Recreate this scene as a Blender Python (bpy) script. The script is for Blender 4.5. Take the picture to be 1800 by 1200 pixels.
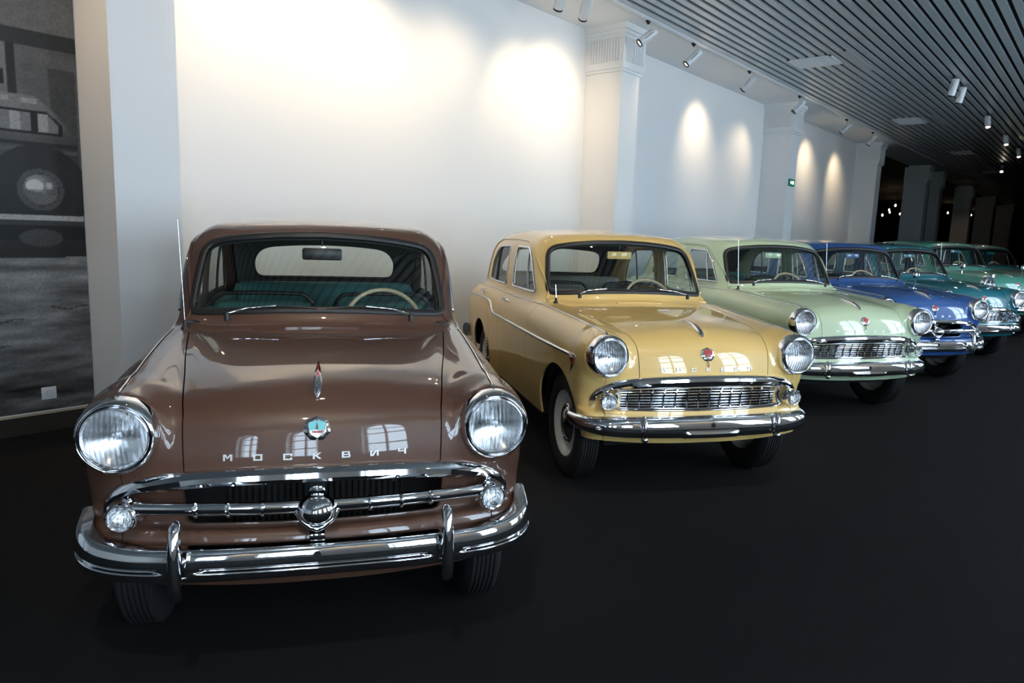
import bpy, bmesh, math, random
import numpy as np
from math import radians, cos, sin, pi
from mathutils import Matrix, Vector
from mathutils.geometry import delaunay_2d_cdt

for _o in list(bpy.data.objects):
    bpy.data.objects.remove(_o, do_unlink=True)
scene = bpy.context.scene
COL = scene.collection
rng = random.Random(5)

# ------------------------------------------------------------------ camera, sky, exposure
CAM_H, CAM_PITCH, CAM_ROLL, CAM_F, CAM_PSI = 1.4925, .149, .0331, 1257.75, radians(39.85)
fwd = np.array([cos(CAM_PSI), sin(CAM_PSI), 0.]); zup = np.array([0, 0, 1.]); rgt = np.cross(fwd, zup)
cF = cos(CAM_PITCH)*fwd - sin(CAM_PITCH)*zup
cU = cos(CAM_PITCH)*zup + sin(CAM_PITCH)*fwd
cR2 = cos(CAM_ROLL)*rgt + sin(CAM_ROLL)*cU
cU2 = cos(CAM_ROLL)*cU - sin(CAM_ROLL)*rgt
cam_data = bpy.data.cameras.new('camera'); cam_data.sensor_width = 36.0
cam_data.lens = CAM_F/1800*36.0; cam_data.clip_start = .05; cam_data.clip_end = 200
cam = bpy.data.objects.new('camera', cam_data); COL.objects.link(cam)
cam.matrix_world = Matrix([[cR2[i], cU2[i], -cF[i], (0, 0, CAM_H)[i]] for i in range(3)] + [[0, 0, 0, 1]])
scene.camera = cam

SKY_STRENGTH = 9.0
world = bpy.data.worlds.new('overcast_sky'); scene.world = world; world.use_nodes = True
bg = world.node_tree.nodes['Background']
bg.inputs['Color'].default_value = (.66, .82, 1.0, 1); bg.inputs['Strength'].default_value = SKY_STRENGTH

scene.view_settings.view_transform = 'Standard'
scene.view_settings.look = 'None'
scene.view_settings.gamma = 1.0
scene.view_settings.use_curve_mapping = False
scene.view_settings.exposure = .85

# the room: X runs along the white wall, Y points at it
WALL_Y, FRONT_Y, SOFFIT_Y, CEIL_Z = 5.69, 5.14, 4.74, 4.17
X0, X1, YB, HALL_Y = -6.5, 62.0, -2.1, 15.0
WALL_END = 21.35
WIN_STEP, WIN_W, WIN_Z0, WIN_Z1 = 2.18, 1.02, .85, 2.60      # arched top starts at WIN_Z1
WIN_X = [-4.40 + WIN_STEP*i for i in range(10)]

def portal(x):
    l = bpy.data.lights.new('window_daylight', 'AREA'); l.shape = 'RECTANGLE'
    l.size, l.size_y = WIN_W, WIN_Z1 - WIN_Z0 + WIN_W/2
    l.cycles.is_portal = True
    o = bpy.data.objects.new('window_daylight', l); COL.objects.link(o)
    o.location = (x, YB - .40, (WIN_Z0 + WIN_Z1 + WIN_W/2)/2)
    o.rotation_euler = (radians(90), 0, 0)          # the portal looks into the hall
for _x in WIN_X: portal(_x)

# ------------------------------------------------------------------ materials
def nmat(name):
    m = bpy.data.materials.new(name); m.use_nodes = True
    nt = m.node_tree; return m, nt, nt.nodes['Principled BSDF']
def setp(b, **k):
    names = dict(color='Base Color', rough='Roughness', metal='Metallic', coat='Coat Weight', coatr='Coat Roughness',
                 spec='Specular IOR Level', trans='Transmission Weight', ior='IOR', emit='Emission Color', es='Emission Strength', alpha='Alpha', sheen='Sheen Weight')
    for a, v in k.items():
        s = b.inputs[names[a]]
        s.default_value = (*v, 1) if (isinstance(v, tuple) and len(v) == 3) else v
def simple(name, color, rough=.5, **k):
    m, nt, b = nmat(name); setp(b, color=color, rough=rough, **k); return m
def noise_bump(nt, b, scale, strength, dist=.01, coord='Object', detail=2):
    tc = nt.nodes.new('ShaderNodeTexCoord'); n = nt.nodes.new('ShaderNodeTexNoise'); bp = nt.nodes.new('ShaderNodeBump')
    n.inputs['Scale'].default_value = scale; n.inputs['Detail'].default_value = detail
    bp.inputs['Strength'].default_value = strength; bp.inputs['Distance'].default_value = dist
    nt.links.new(tc.outputs[coord], n.inputs['Vector']); nt.links.new(n.outputs['Fac'], bp.inputs['Height'])
    nt.links.new(bp.outputs['Normal'], b.inputs['Normal']); return n
def vary(nt, b, c1, c2, scale, coord='Object', detail=3):
    tc = nt.nodes.new('ShaderNodeTexCoord'); n = nt.nodes.new('ShaderNodeTexNoise'); r = nt.nodes.new('ShaderNodeValToRGB')
    n.inputs['Scale'].default_value = scale; n.inputs['Detail'].default_value = detail
    r.color_ramp.elements[0].position = .35; r.color_ramp.elements[1].position = .65
    r.color_ramp.elements[0].color = (*c1, 1); r.color_ramp.elements[1].color = (*c2, 1)
    nt.links.new(tc.outputs[coord], n.inputs['Vector']); nt.links.new(n.outputs['Fac'], r.inputs['Fac'])
    nt.links.new(r.outputs['Color'], b.inputs['Base Color'])
def paint(name, c):
    m, nt, b = nmat(name); setp(b, color=c, rough=.42, spec=.4, coat=1.0, coatr=.025); return m
M = {}
M['chrome'] = simple('chrome', (.80, .81, .83), .045, metal=1.0)
M['chrome_dull'] = simple('worn_chrome', (.62, .63, .65), .16, metal=1.0)
M['rubber'] = simple('black_rubber', (.012, .012, .013), .45)
M['tyre'] = simple('tyre_rubber', (.014, .014, .016), .62)
M['black'] = simple('matt_black', (.006, .006, .006), .8)
M['dark'] = simple('dark_enamel', (.02, .018, .018), .3)
M['radiator'] = simple('radiator_black', (.007, .007, .008), .7)
M['rim'] = simple('wheel_enamel', (.62, .62, .58), .3, coat=.5)
M['red'] = simple('red_enamel', (.42, .02, .03), .2, coat=1.0)
M['turq_enamel'] = simple('turquoise_enamel', (.18, .62, .66), .25, coat=1.0)
M['cream'] = simple('cream_bakelite', (.62, .52, .34), .3, coat=.4)
M['headliner'] = simple('grey_headliner', (.055, .055, .05), .9)
M['letter'] = simple('brushed_silver', (.72, .72, .72), .38, metal=.35)
M['white_print'] = simple('white_print', (.8, .8, .8), .5)
def thin_glass(name, tint, refl=1.0):
    m, nt, b = nmat(name); nt.nodes.remove(b)
    out = nt.nodes['Material Output']
    tr = nt.nodes.new('ShaderNodeBsdfTransparent'); tr.inputs['Color'].default_value = (*tint, 1)
    gl = nt.nodes.new('ShaderNodeBsdfGlossy'); gl.inputs['Roughness'].default_value = .01
    lw = nt.nodes.new('ShaderNodeLayerWeight'); lw.inputs['Blend'].default_value = .5      # Schlick, the same from both sides
    pw = nt.nodes.new('ShaderNodeMath'); pw.operation = 'POWER'; pw.inputs[1].default_value = 5
    mp = nt.nodes.new('ShaderNodeMath'); mp.operation = 'MULTIPLY_ADD'; mp.inputs[1].default_value = .93*refl; mp.inputs[2].default_value = .07*refl; mp.use_clamp = True
    mx = nt.nodes.new('ShaderNodeMixShader')
    nt.links.new(lw.outputs['Facing'], pw.inputs[0]); nt.links.new(pw.outputs[0], mp.inputs[0]); nt.links.new(mp.outputs[0], mx.inputs['Fac'])
    nt.links.new(tr.outputs[0], mx.inputs[1]); nt.links.new(gl.outputs[0], mx.inputs[2]); nt.links.new(mx.outputs[0], out.inputs['Surface'])
    return m
M['glass'] = thin_glass('car_glass', (.86, .90, .87))
M['pane'] = thin_glass('window_pane', (.95, .97, .97), .7)
def lens_glass():
    m, nt, b = nmat('fluted_lens_glass'); setp(b, color=(.97, .99, 1.0), rough=.02, trans=1.0, ior=1.42)
    tc = nt.nodes.new('ShaderNodeTexCoord'); w = nt.nodes.new('ShaderNodeTexWave'); w.wave_type = 'BANDS'; w.bands_direction = 'X'
    w.inputs['Scale'].default_value = 22; w.inputs['Distortion'].default_value = .6; w.inputs['Detail'].default_value = 1
    w2 = nt.nodes.new('ShaderNodeTexWave'); w2.bands_direction = 'Z'; w2.inputs['Scale'].default_value = 6; w2.inputs['Distortion'].default_value = .8
    ad = nt.nodes.new('ShaderNodeMath'); ad.operation = 'ADD'
    bp = nt.nodes.new('ShaderNodeBump'); bp.inputs['Strength'].default_value = .8; bp.inputs['Distance'].default_value = .004
    nt.links.new(tc.outputs['Object'], w.inputs['Vector']); nt.links.new(tc.outputs['Object'], w2.inputs['Vector'])
    nt.links.new(w.outputs['Fac'], ad.inputs[0]); nt.links.new(w2.outputs['Fac'], ad.inputs[1])
    nt.links.new(ad.outputs[0], bp.inputs['Height']); nt.links.new(bp.outputs['Normal'], b.inputs['Normal'])
    tr = nt.nodes.new('ShaderNodeBsdfTransparent'); mx = nt.nodes.new('ShaderNodeMixShader'); mx.inputs['Fac'].default_value = .62
    nt.links.new(tr.outputs[0], mx.inputs[1]); nt.links.new(b.outputs[0], mx.inputs[2]); nt.links.new(mx.outputs[0], nt.nodes['Material Output'].inputs['Surface']); return m
M['lens'] = lens_glass()
M['reflector'] = simple('silvered_reflector', (.92, .93, .94), .14, metal=1.0)
def fabric(name, c):
    m, nt, b = nmat(name); setp(b, color=c, rough=.8); noise_bump(nt, b, 220, .3, .002); return m
def wallpaint(name, c, sc=60):
    m, nt, b = nmat(name); setp(b, color=c, rough=.75, spec=.25); noise_bump(nt, b, sc, .06, .004); return m
M['wall'] = wallpaint('white_wall_paint', (.80, .80, .79))
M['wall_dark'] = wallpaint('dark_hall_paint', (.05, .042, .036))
M['plaster'] = wallpaint('cream_reveal_paint', (.74, .73, .70))
m, nt, b = nmat('black_carpet'); setp(b, rough=.95, spec=.12); vary(nt, b, (.006, .006, .0065), (.017, .017, .018), 420, detail=4); noise_bump(nt, b, 500, .8, .004); M['carpet'] = m
m, nt, b = nmat('brushed_slat_metal'); setp(b, color=(.50, .54, .56), rough=.36, metal=.55); noise_bump(nt, b, 30, .02, .002); M['slat'] = m
M['plenum'] = simple('black_plenum', (.01, .011, .012), .9)
M['board'] = simple('dark_baseboard', (.030, .024, .018), .45)
M['board_trim'] = simple('beige_bead', (.42, .36, .24), .6)
M['lamp_white'] = simple('white_lamp_enamel', (.72, .74, .76), .35, coat=.3)
M['lamp_black'] = simple('black_lamp_ring', (.01, .01, .01), .4)
m, nt, b = nmat('lamp_glow'); setp(b, color=(1, .9, .75), emit=(1, .86, .66), es=22.0); M['glow'] = m
m, nt, b = nmat('bulb_glow'); setp(b, color=(1, .8, .5), emit=(1, .78, .48), es=12.0); M['bulb'] = m
m, nt, b = nmat('exit_sign_green'); setp(b, color=(.01, .12, .07), emit=(.0, .11, .06), es=.35, rough=.4); M['exit'] = m
m, nt, b = nmat('exit_sign_white'); setp(b, color=(.8, .9, .85), emit=(.8, 1, .9), es=.8); M['exit_w'] = m

# ------------------------------------------------------------------ mesh helpers
def mesh_np(name, V, Fc, mat=None, smooth=True, LN=None):
    me = bpy.data.meshes.new(name)
    me.from_pydata([tuple(map(float, v)) for v in V], [], [tuple(map(int, f)) for f in Fc])
    if smooth: me.polygons.foreach_set('use_smooth', [True]*len(me.polygons))
    if LN is not None: me.normals_split_custom_set([tuple(map(float, n)) for n in LN])
    if mat is not None: me.materials.append(mat)
    me.update(); return me
def bm_mesh(name, bm, mat=None, smooth=False, angle=35):
    bmesh.ops.recalc_face_normals(bm, faces=bm.faces)
    me = bpy.data.meshes.new(name); bm.to_mesh(me); bm.free()
    if smooth:
        me.polygons.foreach_set('use_smooth', [True]*len(me.polygons))
        me.set_sharp_from_angle(angle=radians(angle))
    if mat is not None: me.materials.append(mat)
    return me
def ob(name, me, parent=None, mat=None, loc=None, rot=None):
    o = bpy.data.objects.new(name, me); COL.objects.link(o)
    if parent is not None: o.parent = parent
    if loc is not None: o.location = loc
    if rot is not None: o.rotation_euler = rot
    if mat is not None:
        if not me.materials: me.materials.append(mat)
        o.material_slots[0].link = 'OBJECT'; o.material_slots[0].material = mat
    return o
def tag(o, label=None, cat=None, group=None, kind=None):
    if label: o['label'] = label
    if cat: o['category'] = cat
    if group: o['group'] = group
    if kind: o['kind'] = kind
    return o
def empty(name, loc=(0, 0, 0), rz=0):
    o = bpy.data.objects.new(name, None); COL.objects.link(o); o.location = loc; o.rotation_euler = (0, 0, rz); o.empty_display_size = .2; return o
def add_box(bm, lo, hi, bevel=0.0, mtx=None):
    lo = Vector(lo); hi = Vector(hi)
    r = bmesh.ops.create_cube(bm, size=1.0)
    for v in r['verts']:
        v.co = Vector((lo[i] + (v.co[i]+.5)*(hi[i]-lo[i]) for i in range(3)))
    if bevel > 0:
        es = list({e for v in r['verts'] for e in v.link_edges})
        bmesh.ops.bevel(bm, geom=es, offset=bevel, segments=2, affect='EDGES', profile=.5)
    if mtx is not None:
        bmesh.ops.transform(bm, matrix=mtx, verts=[v for v in bm.verts if v.tag is False and v in r['verts']])
def box_mesh(name, lo, hi, mat=None, bevel=0.0):
    bm = bmesh.new(); add_box(bm, lo, hi, bevel); return bm_mesh(name, bm, mat, smooth=bevel > 0)
def lathe(name, prof, n, mat=None, axis='y', angle=40):
    """prof: list of (axial, radius); revolved about the local axis ('y': axial along y, 'x', 'z')"""
    V = []; Fc = []
    P = len(prof)
    for k in range(n):
        a = 2*pi*k/n
        for (t, r) in prof:
            c, s = r*cos(a), r*sin(a)
            V.append({'y': (c, t, s), 'x': (t, c, s), 'z': (c, s, t)}[axis])
    for k in range(n):
        k2 = (k+1) % n
        for i in range(P-1):
            Fc.append((k*P+i, k*P+i+1, k2*P+i+1, k2*P+i))
    bm = bmesh.new(); vs = [bm.verts.new(v) for v in V]
    for f in Fc:
        try: bm.faces.new([vs[i] for i in f])
        except ValueError: pass
    bmesh.ops.remove_doubles(bm, verts=bm.verts, dist=1e-6)
    return bm_mesh(name, bm, mat, smooth=True, angle=angle)
def unit(a): a = np.asarray(a, float); return a/np.maximum(np.linalg.norm(a, axis=-1, keepdims=True), 1e-12)
def sweep(name, path, up, prof, mat=None, closed=False, cap=True, angle=50, scale=None):
    """prof: closed 2-D outline (side, up); up: one vector or one per point"""
    P = np.asarray(path, float); n = len(P); U = np.broadcast_to(np.asarray(up, float), (n, 3)).copy()
    if closed: T = np.roll(P, -1, 0) - np.roll(P, 1, 0)
    else: T = np.gradient(P, axis=0)
    T = unit(T); U = unit(U - (U*T).sum(1, keepdims=True)*T); S = np.cross(T, U)
    pr = np.asarray(prof, float); m = len(pr)
    sc = np.ones(n) if scale is None else np.asarray(scale, float)
    V = (P[:, None, :] + (S[:, None, :]*pr[None, :, 0:1] + U[:, None, :]*pr[None, :, 1:2])*sc[:, None, None]).reshape(-1, 3)
    Fc = []
    for i in range(n if closed else n-1):
        j = (i+1) % n
        for k in range(m):
            k2 = (k+1) % m; Fc.append((i*m+k, i*m+k2, j*m+k2, j*m+k))
    if not closed and cap:
        Fc.append(tuple(range(m))[::-1]); Fc.append(tuple((n-1)*m+k for k in range(m)))
    bm = bmesh.new(); vs = [bm.verts.new(v) for v in V]; 
    for f in Fc: bm.faces.new([vs[i] for i in f])
    return bm_mesh(name, bm, mat, smooth=True, angle=angle)
def circ(r, n=8, rx=None): return [((rx or r)*cos(2*pi*k/n), r*sin(2*pi*k/n)) for k in range(n)]
def resample(P, h, closed=False):
    P = np.asarray(P, float)
    if closed: P = np.vstack([P, P[:1]])
    d = np.linalg.norm(np.diff(P, axis=0), axis=1); s = np.concatenate([[0], np.cumsum(d)])
    n = max(2, int(round(s[-1]/h))+1); t = np.linspace(0, s[-1], n)
    R = np.stack([np.interp(t, s, P[:, i]) for i in range(P.shape[1])], 1)
    return R[:-1] if closed else R
def rounded(pts, rad, seg=6):
    """round the corners of a closed 2-D polygon; rad: number or list"""
    pts = [np.array(p, float) for p in pts]; n = len(pts); out = []
    rad = [rad]*n if np.isscalar(rad) else rad
    for i, p in enumerate(pts):
        r = rad[i]; a = pts[i-1]; b = pts[(i+1) % n]
        if r <= 0: out.append(p); continue
        da = min(r, .49*np.linalg.norm(a-p)); db = min(r, .49*np.linalg.norm(b-p))
        A = p + (a-p)/np.linalg.norm(a-p)*da; B = p + (b-p)/np.linalg.norm(b-p)*db
        for k in range(seg+1):
            t = k/seg; out.append((1-t)**2*A + 2*t*(1-t)*p + t*t*B)
    return np.array(out)
def pchip(xs, ys):
    xs = np.array(xs, float); ys = np.array(ys, float); h = np.diff(xs); d = np.diff(ys)/h; m = np.zeros(len(xs))
    m[0] = d[0]; m[-1] = d[-1]
    for i in range(1, len(xs)-1):
        if d[i-1]*d[i] > 0:
            w1 = 2*h[i]+h[i-1]; w2 = h[i]+2*h[i-1]; m[i] = (w1+w2)/(w1/d[i-1]+w2/d[i])
    def f(x):
        x = np.asarray(x, float); k = np.clip(np.searchsorted(xs, x)-1, 0, len(h)-1); t = (x-xs[k])/h[k]
        lo = ys[0]+(x-xs[0])*m[0]; hi = ys[-1]+(x-xs[-1])*m[-1]
        tc = np.clip(t, 0, 1); hh = h[k]
        r = (2*tc**3-3*tc**2+1)*ys[k]+(tc**3-2*tc**2+tc)*hh*m[k]+(-2*tc**3+3*tc**2)*ys[k+1]+(tc**3-tc**2)*hh*m[k+1]
        return np.where(x < xs[0], lo, np.where(x > xs[-1], hi, r))
    return f
def smax(a, b, k):
    h = np.maximum(k-np.abs(a-b), 0)/k; return np.maximum(a, b)+h*h*k*.25
def smin(a, b, k): return -smax(-a, -b, k)
def in_poly(P, poly):
    x, y = P[:, 0], P[:, 1]; c = np.zeros(len(P), bool); q = np.asarray(poly); n = len(q)
    for i in range(n):
        x0, y0 = q[i-1]; x1, y1 = q[i]
        if y0 == y1: continue
        m = ((y0 > y) != (y1 > y)) & (x < (x1-x0)*(y-y0)/(y1-y0)+x0); c ^= m
    return c
def dist_poly(P, q):
    d = np.full(len(P), 1e9)
    q = np.asarray(q)
    for i in range(len(q)):
        a = q[i-1]; b = q[i]; ab = b-a; t = np.clip(((P-a)@ab)/max(ab@ab, 1e-12), 0, 1)
        d = np.minimum(d, np.linalg.norm(P-a-t[:, None]*ab, axis=1))
    return d
def tri2d(outer, holes, h):
    """constrained triangulation of a polygon with holes: points (n,2), triangles"""
    pts = []; edges = []
    for lp in [outer]+list(holes):
        s = len(pts); pts += [tuple(p) for p in lp]; edges += [(s+i, s+(i+1) % len(lp)) for i in range(len(lp))]
    o = np.asarray(outer); lo = o.min(0); hi = o.max(0)
    gx = np.arange(lo[0]+h*.37, hi[0], h); gy = np.arange(lo[1]+h*.31, hi[1], h*.866)
    G = np.array([(x+(.5*h if j % 2 else 0), y) for j, y in enumerate(gy) for x in gx])
    if len(G):
        k = in_poly(G, outer)
        for q in holes: k &= ~in_poly(G, q)
        G = G[k]
        if len(G):
            d = dist_poly(G, outer)
            for q in holes: d = np.minimum(d, dist_poly(G, q))
            G = G[d > h*.45]
        pts += [tuple(p) for p in G]
    r = delaunay_2d_cdt([Vector(p) for p in pts], edges, [], 0, 1e-7)
    P = np.array([tuple(v) for v in r[0]]); T = np.array([f for f in r[2] if len(f) == 3])
    cen = P[T].mean(1); k = in_poly(cen, outer)
    for q in holes: k &= ~in_poly(cen, q)
    T = T[k]; a = P[T]
    area = (a[:, 1, 0]-a[:, 0, 0])*(a[:, 2, 1]-a[:, 0, 1])-(a[:, 1, 1]-a[:, 0, 1])*(a[:, 2, 0]-a[:, 0, 0])
    T[area < 0] = T[area < 0][:, ::-1]
    return P, T[np.abs(area) > 1e-12]

# ------------------------------------------------------------------ the car body as one smooth implicit surface
# car space: x to the right seen from in front, y from the front bumper backwards, z up
PLAN = pchip([0, .1, .25, .6, 1.0, 1.4, 2.5, 3.0, 3.6, 4.0], [.695, .705, .722, .742, .75, .752, .755, .75, .725, .67])
PROF = pchip([.25, .35, .5, .65, .78, .9, 1.0, 1.1], [-.055, -.035, -.010, 0, 0, -.012, -.035, -.07])
CROWN = pchip([.0, .12, .25, .45, .8, 1.2, 1.6, 2.8, 3.3, 3.7, 4.0], [.925, .950, .968, .988, 1.013, 1.038, 1.052, 1.055, 1.035, 1.0, .95])
HOOD = pchip([.06, .13, .2, .3, .42, .7, 1.08, 1.4], [.915, .942, .962, .985, 1.004, 1.028, 1.046, 1.05])
NOSE = pchip([.30, .36, .42, .47, .515, .535, .60, .70, .74, .77, .80, .83, .86, .89, .92, 1.0], [.090, .066, .050, .048, .058, .104, .110, .076, .0782, .0822, .0885, .0965, .107, .122, .143, .23])
CROWNX = pchip([.1, .4, .8, 1.25, 1.6, 2.8, 3.4, 4.0], [.592, .606, .63, .652, .66, .66, .63, .56])
def f_lower(P):
    x = np.abs(P[:, 0]); y = P[:, 1]; z = P[:, 2]
    side = (x-(PLAN(y)+PROF(z)))
    cx = CROWNX(y); din = np.maximum(cx-x, 0); dout = np.maximum(x-cx, 0)
    front_w = np.clip((1.3-y)/.5, 0, 1)
    tf = CROWN(y)-(1.15*din**2)*front_w-1.2*dout**2
    deck = np.clip((y-3.0)/.4, 0, 1)
    th = HOOD(y)-(.20-.12*np.clip((y-.3)/.8, 0, 1))*x**2
    back_top = CROWN(y)-.06*x**2-.02*deck
    top_h = np.where(y < 1.3, smax(tf, th, .018), smax(tf, back_top, .03))
    top = (z-top_h)
    nose = NOSE(z)+.22*x**2-y
    rear = y-(4.0-.16*x**2-.22*(z-.65)**2)
    b = smax(side, top, .155)
    b = smax(b, nose, .075)
    b = smax(b, rear, .22)
    # headlamp pods
    rad = .122+.10*np.clip(y-.12, 0, .5)
    pod = np.sqrt((x-.592)**2+(z-.838)**2+1e-9)-rad
    pod = smax(pod, .152-y, .02); pod = smax(pod, y-.45, .25)
    return smin(b, pod, .05)
def f_cabin(P):
    x = np.abs(P[:, 0]); y = P[:, 1]; z = P[:, 2]
    side = (x-(.676-.06*(z-1.05)-.30*np.maximum(z-1.15, 0)**2-.035*np.clip((1.75-y)/.5, 0, 1)**2-.05*np.clip((y-2.5)/.8, 0, 1.5)**2))
    roof = z-(1.552-.085*(y-2.25)**2-.02*np.maximum(y-2.6, 0)**2-.10*x**2)
    ws = (1.17+.70*(z-1.07)+.30*x**2+.36*x**4-y)*.82
    bl = (y-(3.36-.80*(z-1.07)-.7*np.maximum(z-1.2, 0)**2-.10*x**2))*.75
    b = smax(side, roof, .15); b = smax(b, ws, .09); b = smax(b, bl, .14)
    return smax(b, .7-z, .02)
def f_body(P): return smin(f_lower(P), f_cabin(P), .045)
def f_norm(P, F=f_body):
    e = 2e-4; g = np.zeros_like(P)
    for i in range(3):
        d = np.zeros(3); d[i] = e; g[:, i] = F(P+d)-F(P-d)
    return unit(g)
def cast(O, D, L, F=f_body, steps=70):
    """first hit going along D from O (outside) over length L"""
    n = len(O); t0 = np.zeros(n); t1 = np.full(n, L, float); found = np.zeros(n, bool)
    prev = np.zeros(n)
    for k in range(1, steps+1):
        t = np.full(n, L*k/steps); v = F(O+D*t[:, None]); hit = (v < 0) & ~found
        t1[hit] = t[hit]; t0[hit] = prev[hit]; found |= hit; prev = t
    for _ in range(32):
        tm = .5*(t0+t1); v = F(O+D*tm[:, None]); ins = v < 0
        t1 = np.where(ins, tm, t1); t0 = np.where(ins, t0, tm)
    return O+D*(.5*(t0+t1))[:, None]
class Roll:                      # rays in planes x = const towards an axis
    def __init__(s, ya, za, R): s.ya, s.za, s.R = ya, za, R
    def pts(s, q, F=f_body):
        th = q[:, 1]/s.R; d = np.stack([0*th, -np.cos(th), np.sin(th)], 1)
        c = np.stack([q[:, 0], 0*th+s.ya, 0*th+s.za], 1); return cast(c+d*2.6, -d, 2.6, F)
    def dom(s, P):
        th = np.arctan2(P[:, 2]-s.za, -(P[:, 1]-s.ya)); th = np.where(th < -2.0, th+2*pi, th)
        return np.stack([P[:, 0], th*s.R], 1)
class Capsule:                   # rays on to a vertical stadium with a domed top
    xc, y0, y1, z0, R, Rz = .40, .48, 3.45, .78, .36, .32
    def pts(s, q, F=f_body):
        a, v = q[:, 0], q[:, 1]
        phf = np.maximum(s.y0-a, 0)/s.R; phr = np.maximum(a-s.y1, 0)/s.R; ps = np.maximum(v-s.z0, 0)/s.Rz
        ph = phr-phf; d = np.stack([np.cos(ph)*np.cos(ps), np.sin(ph)*np.cos(ps), np.sin(ps)], 1)
        c = np.stack([0*a+s.xc, np.clip(a, s.y0, s.y1), np.minimum(v, s.z0)], 1); return cast(c+d*1.3, -d, 1.3, F)
    def dom(s, P):
        x, y, z = P.T; dx = x-s.xc
        yy = np.where(y < s.y0, y-s.y0, np.where(y > s.y1, y-s.y1, 0)); ph = np.arctan2(yy, dx)
        rho = np.where(yy == 0, dx, np.hypot(dx, yy)); a = np.clip(y, s.y0, s.y1)+ph*s.R
        v = np.where(z <= s.z0, z, s.z0+np.arctan2(z-s.z0, rho)*s.Rz); return np.stack([a, v], 1)
class Oblique:                   # parallel rays from outside and above
    al = radians(33)
    def pts(s, q, F=f_body):
        ca, sa = cos(s.al), sin(s.al); y, w = q[:, 0], q[:, 1]
        c = np.stack([-w*sa, y, w*ca], 1); d = np.array([ca, 0, sa]); 
        return cast(c+d*2.6, np.broadcast_to(-d, c.shape), 2.5, F)
    def dom(s, P): return np.stack([P[:, 1], P[:, 2]*cos(s.al)-P[:, 0]*sin(s.al)], 1)
def p_top(xy, F=f_body):
    q = np.asarray(xy, float); O = np.stack([q[:, 0], q[:, 1], 0*q[:, 0]+2.2], 1); return cast(O, np.broadcast_to([0, 0, -1.], O.shape), 1.6, F)
def p_front(xz, F=f_body):
    q = np.asarray(xz, float); O = np.stack([q[:, 0], 0*q[:, 0]-.8, q[:, 1]], 1); return cast(O, np.broadcast_to([0, 1., 0], O.shape), 3.4, F, 170)
def p_back(xz, F=f_body):
    q = np.asarray(xz, float); O = np.stack([q[:, 0], 0*q[:, 0]+5, q[:, 1]], 1); return cast(O, np.broadcast_to([0, -1., 0], O.shape), 3.4, F, 170)
def p_side(yz, F=f_body):
    q = np.asarray(yz, float); O = np.stack([0*q[:, 0]+1.6, q[:, 0], q[:, 1]], 1); return cast(O, np.broadcast_to([-1., 0, 0], O.shape), 1.55, F)
NOSE_P, TOP_P, SIDE_P, CAB_P = Roll(.78, .55, .55), Roll(2.2, .45, .9), Capsule(), Oblique()

def patch(name, proj, outer, holes=(), h=.02, flange=.012, off=0.0, mirror=False, mat=None, F=f_body, flip=False, gap=0.0):
    """trimmed panel lying on the body surface, edges turned inwards"""
    P2, T = tri2d(outer, holes, h)
    P = proj.pts(P2, F); N = f_norm(P, F); P = P+N*off
    a = P[T]; fn = np.cross(a[:, 1]-a[:, 0], a[:, 2]-a[:, 0]); 
    if ((fn*N[T].mean(1)).sum(1)).sum() < 0: T = T[:, ::-1]
    faces = [tuple(t) for t in T]; LN = list(N[T.reshape(-1)])
    if flange:
        from collections import Counter
        cnt = Counter(); dirn = {}
        for t in T:
            for i in range(3):
                e = (int(t[i]), int(t[(i+1) % 3])); k = (min(e), max(e)); cnt[k] += 1; dirn[k] = e
        V = list(P); idx = {}
        for k, c in cnt.items():
            if c != 1: continue
            A, B = dirn[k]
            for q in (A, B):
                if q not in idx: idx[q] = len(V); V.append(P[q]-N[q]*flange)
            # bevel-like strip turned inwards
            f = (B, A, idx[A], idx[B]); faces.append(f)
            nn = np.cross(P[A]-P[B], V[idx[A]]-P[B]); nn = nn/max(np.linalg.norm(nn), 1e-12); LN += [nn]*4
        P = np.array(V)
    LN = np.array(LN)
    if mirror:
        P = P*[-1, 1, 1]; LN2 = []; faces2 = []; k = 0
        for f in faces:
            n = len(f); faces2.append(f[::-1]); LN2 += list((LN[k:k+n]*[-1, 1, 1])[::-1]); k += n
        faces, LN = faces2, np.array(LN2)
    return mesh_np(name, P, faces, mat, True, LN)
def inset_poly(q, d):
    """shift a polygon's edge inwards by d"""
    q = np.asarray(q, float); nx = np.roll(q, -1, 0); pv = np.roll(q, 1, 0); t = unit(nx-pv); n = np.stack([-t[:, 1], t[:, 0]], 1)
    ar = .5*np.sum(q[:, 0]*nx[:, 1]-nx[:, 0]*q[:, 1])
    return q+n*d*(1 if ar > 0 else -1)

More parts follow.
